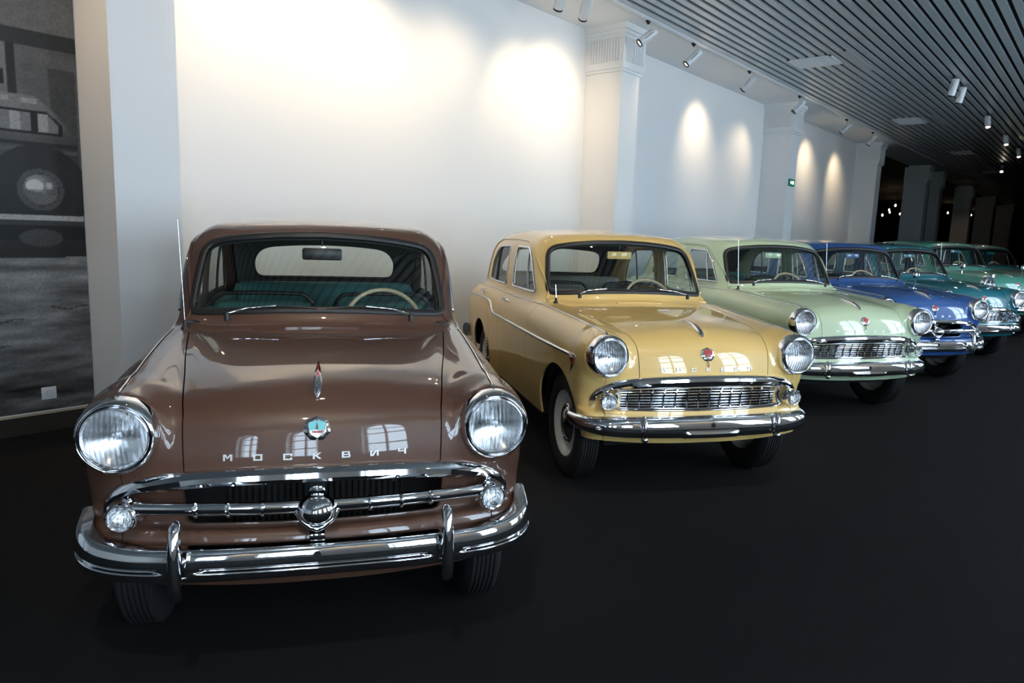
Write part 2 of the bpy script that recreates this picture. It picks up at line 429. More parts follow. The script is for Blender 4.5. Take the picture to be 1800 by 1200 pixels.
# ------------------------------------------------------------------ panel lines (car space, right-hand half)
_th = np.radians(np.linspace(-19.5, 140, 200)); _x = np.full(200, .592)
for _ in range(3):
    _P = NOSE_P.pts(np.stack([_x, _th*NOSE_P.R], 1)); _x = np.where(_P[:, 2] > .90, CROWNX(np.maximum(_P[:, 1], .1)), .592)
TRIM_F = resample(_P[(_P[:, 1] < 1.25) & (_P[:, 2] > .352)], .012)
_y = np.linspace(1.26, 3.88, 160); BELTX = pchip([1.24, 1.5, 2, 2.8, 3.2, 3.6, 3.9], [.652, .684, .692, .687, .668, .628, .585])
BELT = p_top(np.stack([BELTX(_y), _y], 1))
_t2 = TOP_P.dom(BELT[-1:])[0, 1]; _tt = np.linspace(_t2, radians(183)*TOP_P.R, 60)[1:]
REAR = TOP_P.pts(np.stack([np.full(59, .575), _tt], 1))
def belt(y0, y1):
    P = np.vstack([TRIM_F, BELT]); k = (P[:, 1] >= y0) & (P[:, 1] <= y1) & (P[:, 2] > .9)
    ends = [np.array([[np.interp(t, P[P[:, 2] > .9][:, 1], P[P[:, 2] > .9][:, i]) for i in range(3)]]) for t in (y0, y1)]
    return np.vstack([ends[0], P[k], ends[1]])
_fl = p_side(np.array([(1.36, 1.13), (1.44, 1.22), (1.56, 1.335), (1.66, 1.40), (1.80, 1.437), (2.0, 1.447), (2.2, 1.451), (2.5, 1.449), (2.72, 1.438), (2.90, 1.385), (3.03, 1.28), (3.135, 1.16)]))
_rail = np.vstack([belt(1.27, 1.28)[:1], _fl, belt(3.25, 3.26)[:1]])
def smooth_path(P, n):
    d = np.concatenate([[0], np.cumsum(np.linalg.norm(np.diff(P, axis=0), axis=1))]); t = np.linspace(0, d[-1], n)
    return np.stack([pchip(d, P[:, i])(t) for i in range(P.shape[1])], 1)
RAIL2 = smooth_path(CAB_P.dom(_rail), 150)                 # A-pillar, drip rail and C-pillar line in the oblique view
RAIL = CAB_P.pts(RAIL2); RAIL[0] = _rail[0]; RAIL[-1] = _rail[-1]

HS = pchip([.08, .13, .2, .4, .7, 1.085], [.405, .408, .420, .450, .500, .556])
_ys = np.linspace(.17, 1.085, 60); _sr = p_top(np.stack([HS(_ys), _ys], 1))
_zs = np.linspace(.716, _sr[0, 2], 22)[:-1]; _sf = p_front(np.stack([.4065+0*_zs+(.0085*(_zs-.716)/.2), _zs], 1))
HOOD_SEAM = resample(np.vstack([_sf, _sr]), .012)
_xx = np.linspace(-.4065, .4065, 60); HOOD_FRONT = p_front(np.stack([_xx, .726-.010*(_xx/.4065)**2], 1))
_xx = np.linspace(-.556, .556, 70); HOOD_REAR = p_top(np.stack([_xx, 1.085-.03*(1-(_xx/.556)**2)], 1))
mir = lambda P: P*[-1, 1, 1]
hood3 = np.vstack([HOOD_FRONT[1:-1], HOOD_SEAM, HOOD_REAR[::-1][1:-1], mir(HOOD_SEAM)[::-1]])
hood_poly = NOSE_P.dom(hood3)

def mid_strip(P):                                           # join between nose patch and cowl at y = 1.085
    return P
TR_R = TRIM_F[TRIM_F[:, 1] < 1.085] if True else None
_kk = np.argmax(TRIM_F[:, 1] > 1.08); TR_R = TRIM_F[:max(_kk, 2)]
SEAM_END = HOOD_SEAM[-1]
_cx = np.linspace(TR_R[-1, 0], SEAM_END[0], 10)[1:-1]; COWL_SEAM = p_top(np.stack([_cx, np.linspace(TR_R[-1, 1], SEAM_END[1], 10)[1:-1]], 1))
_bx = np.linspace(-.592, .592, 90)[1:-1]; BOT = NOSE_P.pts(np.stack([_bx, np.interp(np.abs(_bx), [0, .592], [NOSE_P.dom(p_front(np.array([(0., .345)])))[0, 1], NOSE_P.dom(TR_R[:1])[0, 1]])], 1))
nose3 = np.vstack([BOT, TR_R, COWL_SEAM, HOOD_SEAM[::-1], HOOD_FRONT[::-1][1:-1], mir(HOOD_SEAM), mir(COWL_SEAM)[::-1], mir(TR_R)[::-1]])
nose_poly = NOSE_P.dom(nose3)
def front_poly(pts, rad, h=.012): return NOSE_P.dom(p_front(resample(rounded(pts, rad), h, True)))
holeA = front_poly([(-.413, .540), (.413, .540), (.418, .655), (.40, .688), (.2, .697), (0, .700), (-.2, .697), (-.40, .688), (-.418, .655)], [.03, .03, .03, .02, 0, 0, 0, .02, .03])
holeB = front_poly([(-.50, .537), (.50, .537), (.485, .60), (.50, .652), (.25, .668), (0, .672), (-.25, .668), (-.50, .652), (-.485, .60)], [.015, .015, .05, .02, 0, 0, 0, .02, .05])

def arc_side(yc, zc, r, a0, a1, n):
    a = np.radians(np.linspace(a0, a1, n)); return p_side(np.stack([yc+r*np.cos(a), zc+r*np.sin(a)], 1))
AX_F, AX_R = .61, 2.98
def line_side(pts, h=.015): return p_side(resample(np.array(pts, float), h))
DSEAM = line_side([(1.285, .99), (1.31, .92), (1.335, .82), (1.34, .6), (1.34, .31)])
def side_poly(parts): return SIDE_P.dom(np.vstack(parts))
arch_f = arc_side(AX_F, .345, .368, -5, 178, 56)
_d0 = SIDE_P.dom(arch_f[-1:])[0]; _d1 = SIDE_P.dom(TRIM_F[:1])[0]
fend_low = SIDE_P.pts(np.stack([np.linspace(_d0[0], _d1[0], 24)[1:-1], np.linspace(_d0[1], _d1[1], 24)[1:-1]], 1))
fend_poly = side_poly([TRIM_F, belt(1.255, 1.272), DSEAM, line_side([(1.33, .31), (.985, .31)]), arch_f, fend_low])
BSEAM = line_side([(2.2, .99), (2.2, .31)])
fdoor_poly = side_poly([belt(1.272, 2.2), BSEAM, line_side([(2.19, .31), (1.35, .31)]), DSEAM[::-1]])
RSEAM = line_side([(3.02, .985), (2.97, .945), (2.86, .915), (2.72, .885), (2.61, .83), (2.565, .74), (2.555, .6), (2.555, .31)])
rdoor_poly = side_poly([belt(2.2, 3.03), RSEAM, line_side([(2.545, .31), (2.21, .31)]), BSEAM[::-1]])
arch_r = arc_side(AX_R, .345, .36, 178, -5, 56)
_rl = REAR[REAR[:, 2] > .36]
_d0 = SIDE_P.dom(_rl[-1:])[0]; _d1 = SIDE_P.dom(arch_r[-1:])[0]
rear_low = SIDE_P.pts(np.stack([np.linspace(_d0[0], _d1[0], 40)[1:-1], np.linspace(_d0[1], _d1[1], 40)[1:-1]], 1))
rfend_poly = side_poly([belt(3.03, 3.88), _rl, rear_low, arch_r[::-1], line_side([(2.615, .31), (2.565, .31)]), RSEAM[::-1]])

win_pts = lambda pts, rad: CAB_P.dom(p_side(resample(rounded(pts, rad), .014, True)))
fwin = win_pts([(1.425, 1.080), (2.050, 1.080), (2.060, 1.402), (1.690, 1.398), (1.575, 1.30)], [.03, .035, .05, .07, .06])
rwin = win_pts([(2.265, 1.080), (2.93, 1.078), (2.86, 1.26), (2.70, 1.388), (2.265, 1.404)], [.035, .035, .12, .10, .05])
def split_rail(lo, hi):
    k = (RAIL[:, 1] >= lo) & (RAIL[:, 1] <= hi); return RAIL[k]
b_top = RAIL[np.argmin(np.abs(RAIL[:, 1]-2.2)+10*(RAIL[:, 2] < 1.3))]
b_bot = belt(2.2, 2.21)[:1]
bs2 = np.stack([np.linspace(*([CAB_P.dom(b_bot)[0, i], CAB_P.dom(b_top[None])[0, i]]), 26) for i in (0, 1)], 1)[1:-1]
BPIL = CAB_P.pts(bs2)
_ib = int(np.argmin(np.abs(RAIL[:, 1]-2.2)+10*(RAIL[:, 2] < 1.3)))
fframe_poly = CAB_P.dom(np.vstack([belt(1.272, 2.2), BPIL, RAIL[:_ib+1][::-1][:-1]]))
rframe_poly = CAB_P.dom(np.vstack([belt(2.2, 3.25), RAIL[_ib:][::-1][1:], BPIL[::-1]]))

def ws_poly(pts, rad, proj3): 
    return TOP_P.dom(proj3(resample(rounded(pts, rad, 8), .014, True)))
WS_PTS = [(-.598, 1.080), (-.42, 1.094), (-.2, 1.106), (0, 1.109), (.2, 1.106), (.42, 1.094), (.598, 1.080), (.578, 1.25), (.550, 1.408), (.40, 1.440), (.2, 1.458), (0, 1.464), (-.2, 1.458), (-.40, 1.440), (-.550, 1.408), (-.578, 1.25)]
WS_RAD = [.055, .1, 0, 0, 0, .1, .055, .1, .075, .1, 0, 0, 0, .1, .075, .1]
windscreen_poly = ws_poly(WS_PTS, WS_RAD, p_front)
RW_PTS = [(-.50, 1.118), (.50, 1.118), (.515, 1.25), (.44, 1.375), (.2, 1.398), (0, 1.402), (-.2, 1.398), (-.44, 1.375), (-.515, 1.25)]
rearwin_poly = ws_poly(RW_PTS, [.07, .07, .1, .1, .1, 0, .1, .1, .1], p_back)
_k0 = TR_R[-1:]; tr_gap = belt(float(TR_R[-1, 1]), 1.272)
cowl_front = np.vstack([mir(COWL_SEAM)[::1], mir(SEAM_END[None])])
top3 = np.vstack([mir(COWL_SEAM), mir(SEAM_END[None]), HOOD_REAR[1:-1], SEAM_END[None], COWL_SEAM[::-1], tr_gap[:-1], RAIL, belt(3.25, 3.88)[1:], _rl])
_bx = np.linspace(.575, -.575, 60)[1:-1]; rear_bot = TOP_P.pts(np.stack([_bx, np.full(58, TOP_P.dom(_rl[-1:])[0, 1])], 1))
top3 = np.vstack([top3, rear_bot, mir(_rl)[::-1], mir(belt(3.25, 3.88)[1:])[::-1], mir(RAIL)[::-1], mir(tr_gap[:-1])[::-1]])
def dedupe(q, e=2e-4):
    q = np.asarray(q); k = np.linalg.norm(q-np.roll(q, 1, 0), axis=1) > e; return q[k]
top_poly = dedupe(TOP_P.dom(top3))

# ------------------------------------------------------------------ car meshes (built once, shared by every car)
PH = simple('paint_slot', (.5, .5, .5))
C = {}
C['hood'] = patch('hood', NOSE_P, inset_poly(dedupe(hood_poly), .0042), h=.018, mat=PH, flange=.02)
C['noseA'] = patch('front_panel', NOSE_P, dedupe(nose_poly), [holeA], h=.018, mat=PH, flange=.018)
C['noseB'] = patch('front_panel', NOSE_P, dedupe(nose_poly), [holeB], h=.018, mat=PH, flange=.018)
SIDES = (('R', False), ('L', True))
for s, mi in SIDES:
    for nm, q, hh in (('fender', fend_poly, .02), ('fdoor', fdoor_poly, .028), ('rdoor', rdoor_poly, .028), ('rfender', rfend_poly, .026)):
        C[nm+s] = patch(nm, SIDE_P, inset_poly(dedupe(q), .0024), h=hh, mat=PH, mirror=mi, flange=.014)
    C['fframe'+s] = patch('window_frame', CAB_P, inset_poly(dedupe(fframe_poly), .001), [fwin], h=.022, mat=PH, mirror=mi, flange=.016)
    C['rframe'+s] = patch('window_frame', CAB_P, inset_poly(dedupe(rframe_poly), .001), [rwin], h=.022, mat=PH, mirror=mi, flange=.016)
    C['fglass'+s] = patch('window_pane', CAB_P, fwin, h=.05, mat=M['glass'], mirror=mi, flange=0, off=-.008)
    C['rglass'+s] = patch('window_pane', CAB_P, rwin, h=.05, mat=M['glass'], mirror=mi, flange=0, off=-.008)
C['top'] = patch('roof', TOP_P, top_poly, [windscreen_poly, rearwin_poly], h=.024, mat=PH, flange=.016)
# inner lining: roof, pillars and shelf, set in from the outer skin
_rim = np.vstack([p_front(np.array([(x, 1.075) for x in np.linspace(-.60, .60, 40)]))])
lin3 = np.vstack([p_front(np.array([(x, 1.085) for x in np.linspace(-.57, .57, 50)])), RAIL[8:-8], p_back(np.array([(x, 1.085) for x in np.linspace(.55, -.55, 50)])), mir(RAIL[8:-8])[::-1]])
C['lining'] = patch('headliner', TOP_P, dedupe(TOP_P.dom(lin3)), [inset_poly(windscreen_poly, .012), inset_poly(rearwin_poly, .012)], h=.05, mat=M['headliner'], flange=0, off=-.03)
C['windscreen'] = patch('windshield', TOP_P, windscreen_poly, h=.04, mat=M['glass'], flange=0, off=-.006)
C['rearglass'] = patch('rear_window', TOP_P, rearwin_poly, h=.06, mat=M['glass'], flange=0, off=-.006)
def seal(name, proj, poly, prof, mat, off=0.0, mi=False):
    P = proj.pts(np.asarray(poly)); N = f_norm(P); P = P+N*off
    if mi: P, N = mir(P), mir(N)
    return sweep(name, P, N, prof, mat, closed=True)
def oval(w, h, n=8): return [(w*cos(2*pi*k/n), h*sin(2*pi*k/n)) for k in range(n)]
C['ws_seal'] = seal('windshield_seal', TOP_P, inset_poly(windscreen_poly, .006), oval(.019, .010, 10), M['rubber'])
C['rw_seal'] = seal('rear_window_seal', TOP_P, inset_poly(rearwin_poly, .006), oval(.014, .009), M['rubber'])
for s, mi in SIDES:
    C['fw_seal'+s] = seal('window_bead', CAB_P, inset_poly(fwin, .004), oval(.009, .007), M['chrome'], 0, mi)
    C['rw_seal'+s] = seal('window_bead', CAB_P, inset_poly(rwin, .004), oval(.009, .007), M['chrome'], 0, mi)
    for nm, a, bq in (('fdiv', (1.70, 1.396), (1.60, 1.084)), ('rdiv', (2.655, 1.390), (2.66, 1.082))):
        P = p_side(resample(np.array([a, bq]), .03)); N = f_norm(P); P = P-N*.003
        if mi: P, N = mir(P), mir(N)
        C[nm+s] = sweep('quarter_light_bar', P, N, oval(.007, .008), M['dark'] if nm == 'rdiv' else M['chrome_dull'])
    # drip rail and fender-top strip
    P = RAIL[4:-6]; N = f_norm(P); 
    if mi: P, N = mir(P), mir(N)
    C['drip'+s] = sweep('drip_rail', P, N, [(-.006, -.004), (.006, -.004), (.007, .006), (.0, .010), (-.006, .006)], PH)
    P = TRIM_F[(TRIM_F[:, 2] > .94) & (TRIM_F[:, 1] > .135)]; P = np.vstack([P, belt(1.252, 1.272)]); N = f_norm(P)
    if mi: P, N = mir(P), mir(N)
    C['ftrim'+s] = sweep('fender_strip', P, N, oval(.0065, .006), M['chrome_dull'])
    P = belt(1.272, 3.2)[::3]; N = f_norm(P)
    if mi: P, N = mir(P), mir(N)
    C['belttrim'+s] = sweep('belt_strip', P, N, oval(.005, .005), M['chrome_dull'])
    # side moulding with its arrow tip
    mp = np.array([(.29, .812), (.6, .814), (1.4, .817), (2.36, .823), (2.46, .845), (2.53, .892), (2.62, .909), (2.85, .917), (3.1, .912), (3.4, .900), (3.66, .880)])
    P = p_side(smooth_path(mp, 130)); N = f_norm(P)
    if mi: P, N = mir(P), mir(N)
    C['mould'+s] = sweep('side_moulding', P, N, [(-.011, -.003), (.011, -.003), (.010, .004), (.004, .009), (-.004, .009), (-.010, .004)], M['chrome'])
    ar = SIDE_P.dom(p_side(resample(rounded([(.255, .822), (.37, .826), (.318, .772), (.365, .700), (.288, .762)], .006), .008, True)))
    C['arrow'+s] = patch('moulding_tip', SIDE_P, ar, h=.02, mat=M['chrome'], mirror=mi, off=.010, flange=.012)
    ar2 = SIDE_P.dom(p_side(resample(rounded([(.275, .811), (.335, .815), (.312, .772), (.298, .771)], .004), .006, True)))
    C['arrowred'+s] = patch('red_insert', SIDE_P, ar2, h=.02, mat=M['red'], mirror=mi, off=.013, flange=.004)
    for nm, yy in (('fhandle', 2.05), ('rhandle', 2.93)):
        P = p_side(np.array([(yy, .975)])); N = f_norm(P); bm = bmesh.new()
        p = P[0]; add_box(bm, (p[0]-.004, yy-.012, .962), (p[0]+.030, yy+.012, .988), .004); add_box(bm, (p[0]+.018, yy-.095, .962), (p[0]+.034, yy+.06, .988), .006)
        if mi: bmesh.ops.scale(bm, vec=(-1, 1, 1), verts=bm.verts)
        C[nm+s] = bm_mesh('door_handle', bm, M['chrome'], smooth=True)
    bm = bmesh.new()
    px_ = float(p_side(np.array([(2.60, .50)]))[0, 0])
    add_box(bm, (px_-.004, 2.585, .40), (px_+.004, 2.625, .60), .003)
    for k in range(7): add_box(bm, (px_, 2.583, .412+.026*k), (px_+.010, 2.627, .424+.026*k), .003)
    if mi: bmesh.ops.scale(bm, vec=(-1, 1, 1), verts=bm.verts)
    C['stone'+s] = bm_mesh('stone_guard', bm, M['rubber'], smooth=True)

def bumper(name, pathpts, ztop, zbot, prof, groove=None, mat=M['chrome'], n=120, lift=None):
    px = pchip([p[0] for p in pathpts], [p[1] for p in pathpts])    # arc param -> x
    py = pchip([p[0] for p in pathpts], [p[2] for p in pathpts])
    tmax = pathpts[-1][0]; t = np.linspace(-tmax, tmax, n); x = np.sign(t)*px(np.abs(t)); y = py(np.abs(t))
    T = unit(np.stack([np.gradient(x), np.gradient(y)], 1)); Nn = np.stack([T[:, 1], -T[:, 0]], 1)
    V = []; m = len(prof)
    for i in range(n):
        a = abs(t[i]); zt = float(ztop(a)); zb = float(zbot(a))
        for (o, v) in prof:
            oo = o-(groove(x[i], v) if groove else 0)
            V.append((x[i]+Nn[i, 0]*oo, y[i]+Nn[i, 1]*oo, zb+(zt-zb)*v))
    bm = bmesh.new(); vs = [bm.verts.new(v) for v in V]
    for i in range(n-1):
        for k in range(m-1): bm.faces.new([vs[i*m+k], vs[(i+1)*m+k], vs[(i+1)*m+k+1], vs[i*m+k+1]])
    for i in (0, n-1): bm.faces.new([vs[i*m+k] for k in range(m)])
    return bm_mesh(name, bm, mat, smooth=True, angle=60)
pathA = [(0, 0, 0), (.2, .2, .003), (.4, .399, .016), (.55, .546, .040), (.65, .640, .075), (.72, .697, .115), (.79, .733, .175), (.90, .748, .280)]
vA = np.concatenate([[0, .0, .02, .06, .12, .2], np.linspace(.27, .56, 14), [.64, .72, .80, .88, .94, .98, 1.0, 1.0]])
oA = pchip([0, .02, .06, .15, .3, .5, .7, .85, .94, .99, 1.0], [-.012, -.002, .004, .009, .012, .013, .011, .006, .0, -.008, -.014])
profA = [(-.045, .02)]+[(float(oA(v)), float(v)) for v in vA[1:-1]]+[(-.045, 1.0)]
def grooveA(x, v):
    a = abs(x); m = min(max((abs(a-.412)-.045)/.03, 0), 1)
    return .013*m*math.exp(-((v-.40)/.062)**4)
ztA = pchip([0, .5, .65, .8, .9], [.500, .502, .510, .545, .562]); zbA = pchip([0, .6, .9], [.394, .396, .425])
C['bumperA'] = bumper('front_bumper', pathA, ztA, zbA, profA, grooveA)
vB = np.linspace(0, 1, 18); oB = pchip([0, .04, .15, .35, .6, .8, .93, 1.0], [-.010, .0, .014, .024, .022, .014, .002, -.014])
profB = [(-.045, .03)]+[(float(oB(v)), float(v)) for v in vB]+[(-.05, .99)]
def grooveB(x, v):
    m = 1/(1+math.exp((abs(x)-.165)/.006)); return -.012*m*(1/(1+math.exp((v-.30)/.02)))
ztB = pchip([0, .5, .7, .9], [.512, .506, .500, .492]); zbB = pchip([0, .5, .7, .9], [.388, .394, .402, .424])
C['bumperB'] = bumper('front_bumper', [(0, 0, 0), (.2, .2, .004), (.4, .399, .020), (.55, .545, .050), (.65, .635, .092), (.72, .687, .142), (.80, .722, .215), (.92, .735, .325)], ztB, zbB, profB, grooveB, n=160)
C['bumper_rear'] = bumper('rear_bumper', pathA, ztA, zbA, profA, None)
for s, sx in (('R', 1), ('L', -1)):
    P = np.array([(sx*.412, .0, .372), (sx*.412, -.030, .384), (sx*.412, -.042, .42), (sx*.412, -.040, .48), (sx*.412, -.030, .54), (sx*.412, -.012, .578), (sx*.412, .020, .590)])
    P = smooth_path(P, 24); C['guard'+s] = sweep('bumper_guard', P, (1, 0, 0), oval(.025, .020, 12), M['chrome'], scale=np.concatenate([[.5, .85], np.linspace(1, .92, 20), [.8, .5]]))
    bm = bmesh.new(); bmesh.ops.create_uvsphere(bm, u_segments=12, v_segments=8, radius=.017, matrix=Matrix.Translation((sx*.412, -.022, .398)))
    C['guardball'+s] = bm_mesh('guard_ball', bm, M['chrome'], smooth=True)
    P = smooth_path(np.array([(sx*.412, .004, .392), (sx*.412, -.018, .41), (sx*.412, -.024, .45), (sx*.412, -.016, .49), (sx*.412, .012, .518)]), 14)
    C['guardB'+s] = sweep('bumper_guard', P, (1, 0, 0), oval(.013, .013, 10), M['chrome'])
# hole for the starting handle: dark plug let into the bumper
C['crank'] = lathe('crank_hole', [(-.0005, 0), (-.0005, .0135), (.02, .0135)], 20, M['black'])

def on_front(pts, off):
    P = p_front(np.asarray(pts, float)); N = f_norm(P); return P+N*off, N
# chrome brow above the grille
bx = np.array([0, .12, .25, .38, .47, .54, .59, .623, .640, .648]); bz = np.array([.711, .7095, .7055, .698, .688, .674, .654, .628, .602, .575])
half = smooth_path(np.stack([bx, bz], 1), 50); full = np.vstack([(half*[-1, 1])[::-1][:-1], half])
P, N = on_front(full, -.004)
_sc = 1.15*np.clip(1.0-.36*np.clip((np.abs(full[:, 0])-.45)/.2, 0, 1), .4, 1)
C['brow'] = sweep('grille_brow', P, N, [(-.024, 0), (.024, 0), (.0245, .014), (.018, .030), (.006, .037), (-.008, .034), (-.018, .024), (-.024, .012)], M['chrome'], scale=_sc, angle=30)
# style A: bar with rings and a bullet
xb = np.linspace(-.55, .55, 50); bar = np.stack([xb, .045+.20*xb**2, np.full(50, .611)], 1)
C['bar'] = sweep('grille_bar', bar, (0, -1, 0), oval(.021, .016, 12), M['chrome'])
C['ring'] = lathe('bar_ring', [(-.008, .018), (-.006, .024), (0, .027), (.006, .024), (.008, .018)], 16, M['chrome'], axis='x')
bm = bmesh.new(); bmesh.ops.create_uvsphere(bm, u_segments=28, v_segments=18, radius=1, matrix=Matrix.Translation((0, .03, .606)) @ Matrix.Diagonal((.062, .062, .050, 1)))
C['bullet'] = bm_mesh('grille_bullet', bm, M['chrome'], smooth=True)
C['chevron'] = sweep('bullet_collar', np.array([(-.062, .035, .598), (-.045, .022, .572), (-.02, .014, .553), (0, .012, .545), (.02, .014, .553), (.045, .022, .572), (.062, .035, .598)]), (0, -1, 0), oval(.010, .010, 8), M['chrome'])
bm = bmesh.new(); add_box(bm, (-.026, .055, .655), (.026, .09, .70), .004); C['post'] = bm_mesh('grille_post', bm, M['chrome'], smooth=True)
bm = bmesh.new(); add_box(bm, (-.025, .012, .505), (.025, .07, .530), .006); C['latch'] = bm_mesh('bonnet_latch', bm, M['chrome'], smooth=True)
# radiator behind the opening
bm = bmesh.new(); add_box(bm, (-.56, .30, .36), (.56, .34, .74)); C['radbox'] = bm_mesh('radiator', bm, M['black'])
bm = bmesh.new()
for k in range(29): add_box(bm, (-.30+.021*k, .285, .44), (-.288+.021*k, .30, .72))
C['radfins'] = bm_mesh('radiator_fins', bm, M['radiator'])
bm = bmesh.new()
for k in range(6):
    a = 2*pi*k/6; Mx = Matrix.Translation((.26, .24, .655)) @ Matrix.Rotation(a, 4, 'Y')
    r = bmesh.ops.create_cube(bm, size=1, matrix=Mx @ Matrix.Translation((0, 0, .028)) @ Matrix.Diagonal((.014, .01, .03, 1)))
bmesh.ops.create_cone(bm, segments=20, radius1=.014, radius2=.014, depth=.02, matrix=Matrix.Translation((.26, .24, .655)) @ Matrix.Rotation(pi/2, 4, 'X'))
C['horn'] = bm_mesh('horn', bm, M['dark'])
# style B: framed mesh of bars
fr = rounded([(-.535, .530), (.535, .530), (.505, .60), (.53, .654), (.25, .672), (0, .677), (-.25, .672), (-.53, .654), (-.505, .60)], [.03, .03, .06, .035, 0, 0, 0, .035, .06], 6)
P, N = on_front(resample(fr, .02, True), .004)
C['frameB'] = sweep('grille_frame', P, N, [(-.013, -.01), (.013, -.01), (.013, .004), (.006, .014), (-.004, .014), (-.013, .006)], M['chrome'], closed=True)
def zt_B(x): return .668-.045*abs(x)**1.5
C['hbars'] = []
for k in range(7):
    f = (k+.7)/7.4; xs = np.linspace(-.50, .50, 40); zz = np.array([.541+(zt_B(x)-.541)*f for x in xs])
    P, N = on_front(np.stack([xs, zz], 1), -.006); C['hbars'].append(sweep('horizontal_bar', P, N, oval(.0052, .0065, 8), M['chrome']))
C['vbars'] = []
for k in range(14):
    x = -.455+.91*k/13; P, N = on_front(np.array([(x, .536), (x, .57), (x, .60), (x, .63), (x, zt_B(x)-.002)]), -.012)
    C['vbars'].append(sweep('vertical_bar', P, N, [(-.0034, -.010), (.0034, -.010), (.0034, .014), (-.0034, .014)], M['chrome']))
# headlamp (local origin at the lens centre, looking along -y)
C['hl_rim'] = lathe('headlamp_rim', [(.075, .120), (.04, .1205), (.012, .118), (-.008, .112), (-.014, .106), (-.011, .1015), (-.004, .1000), (-.010, .0985), (-.016, .0965), (-.017, .0935), (-.010, .0915), (.004, .0910)], 48, M['chrome'], angle=55)
_lo = [(-.004-.026*(1-(r/.092)**2), r) for r in np.linspace(0, .092, 9)]; _li = [(.001-.024*(1-(r/.092)**2), r) for r in np.linspace(.092, 0, 9)]
C['hl_lens'] = lathe('headlamp_lens', _lo+_li, 40, M['lens'], angle=60)
C['hl_refl'] = lathe('headlamp_reflector', [(.040*(1-(r/.093)**2)+.003, r) for r in np.linspace(0.0001, .093, 12)], 36, M['reflector'], angle=80)
bm = bmesh.new(); bmesh.ops.create_uvsphere(bm, u_segments=12, v_segments=8, radius=.012, matrix=Matrix.Translation((0, .018, 0))); C['hl_bulb'] = bm_mesh('headlamp_bulb', bm, M['chrome_dull'], smooth=True)
C['pk_rim'] = lathe('parking_lamp_rim', [(.05, .043), (.006, .043), (-.006, .041), (-.012, .037), (-.010, .033), (.0, .032)], 28, M['chrome'], angle=55)
C['pk_lens'] = lathe('parking_lamp_lens', [(-.012-.014*math.sqrt(max(1-(r/.033)**2, 0))+.006*math.cos(r*700), r) for r in np.linspace(0, .033, 12)]+[(.004, .033), (.004, 0)], 28, M['lens'], angle=60)
C['pk_refl'] = lathe('parking_lamp_reflector', [(.03*(1-(r/.033)**2)+.005, r) for r in np.linspace(.0001, .033, 6)], 20, M['reflector'])
C['screw'] = lathe('screw', [(-.012, 0), (-.012, .0035), (-.008, .004)], 8, M['chrome'])

# badge, lettering and ornament on the bonnet
def framed(x, z):
    P = p_front(np.array([(x, z)])); N = f_norm(P)[0]; P = P[0]
    up = np.array([0, 0, 1.])-N*N[2]; up /= np.linalg.norm(up); rt = np.cross(N, up)*-1
    rt = np.cross(up, N); return P, rt, up, N
def plate(name, poly, x, z, d0, d1, mat, bev=.0, dome=0.0):
    Pc, rt, up, N = framed(x, z); bm = bmesh.new(); n = len(poly); ins = 1-bev; q = np.array(poly); c = q.mean(0)
    rings = [(1.0, d0), (1.0, d1-.35*(d1-d0))]+([(ins, d1), (ins*.66, d1+dome*.56), (ins*.33, d1+dome*.89)] if dome else [(ins, d1)])
    lv = [[bm.verts.new(Pc+rt*(c[0]+(a-c[0])*k)+up*(c[1]+(b-c[1])*k)+N*d) for a, b in poly] for k, d in rings]
    for A, B in zip(lv[:-1], lv[1:]):
        for i in range(n): bm.faces.new([A[i], A[(i+1) % n], B[(i+1) % n], B[i]])
    if dome:
        t = bm.verts.new(Pc+rt*c[0]+up*c[1]+N*(d1+dome))
        for i in range(n): bm.faces.new([lv[-1][i], lv[-1][(i+1) % n], t])
    else: bm.faces.new(lv[-1])
    return bm_mesh(name, bm, mat, smooth=True, angle=35)
def badge_poly(s):
    pts = []
    for k in range(72):
        a = 2*pi*k/72; lob = .5+.5*cos(7*a)
        r = .036*(1+.09*lob); pts.append((s*r*sin(a)*1.12, s*r*cos(a)*1.02))
    return pts
shield = [(-.026, .010), (-.0245, .018), (-.012, .023), (-.004, .028), (.004, .028), (.012, .023), (.0245, .018), (.026, .010), (.018, -.018), (.0, -.029), (-.018, -.018)]
BZ = .850
C['badge'] = plate('badge', badge_poly(1.0), 0, BZ, -.004, .007, M['chrome'], .16, .004)
C['badge_face'] = plate('badge_shield', [(a*1.16, b*1.12) for a, b in shield], 0, BZ, .006, .0120, M['chrome_dull'], .05, .001)
C['badge_enamel'] = plate('badge_enamel', [(-.0265, .011), (-.0250, .0185), (-.0125, .0228), (-.0035, .0275), (.0035, .0275), (.0125, .0228), (.0250, .0185), (.0265, .011), (.0215, -.007), (-.0215, -.007)], 0, BZ, .011, .0138, PH)
C['badge_tower'] = plate('badge_tower', [(-.0055, -.004), (.0055, -.004), (.0022, .012), (0, .021), (-.0022, .012)], 0, BZ, .012, .0152, M['chrome'])
C['badge_star'] = plate('badge_star', [(.0045*(1 if k % 2 == 0 else .42)*sin(pi*k/5), .026+.0045*(1 if k % 2 == 0 else .42)*cos(pi*k/5)) for k in range(10)], 0, BZ, .012, .0155, M['red'])
C['badge_plate'] = plate('badge_plate', [(-.0155, -.0155), (.0155, -.0155), (.0165, -.0085), (-.0165, -.0085)], 0, BZ, .011, .0140, M['red'])
C['badge_stem'] = plate('badge_stem', [(-.0028, -.072), (.0028, -.072), (.0035, -.034), (-.0035, -.034)], 0, BZ, -.003, .005, M['chrome'])
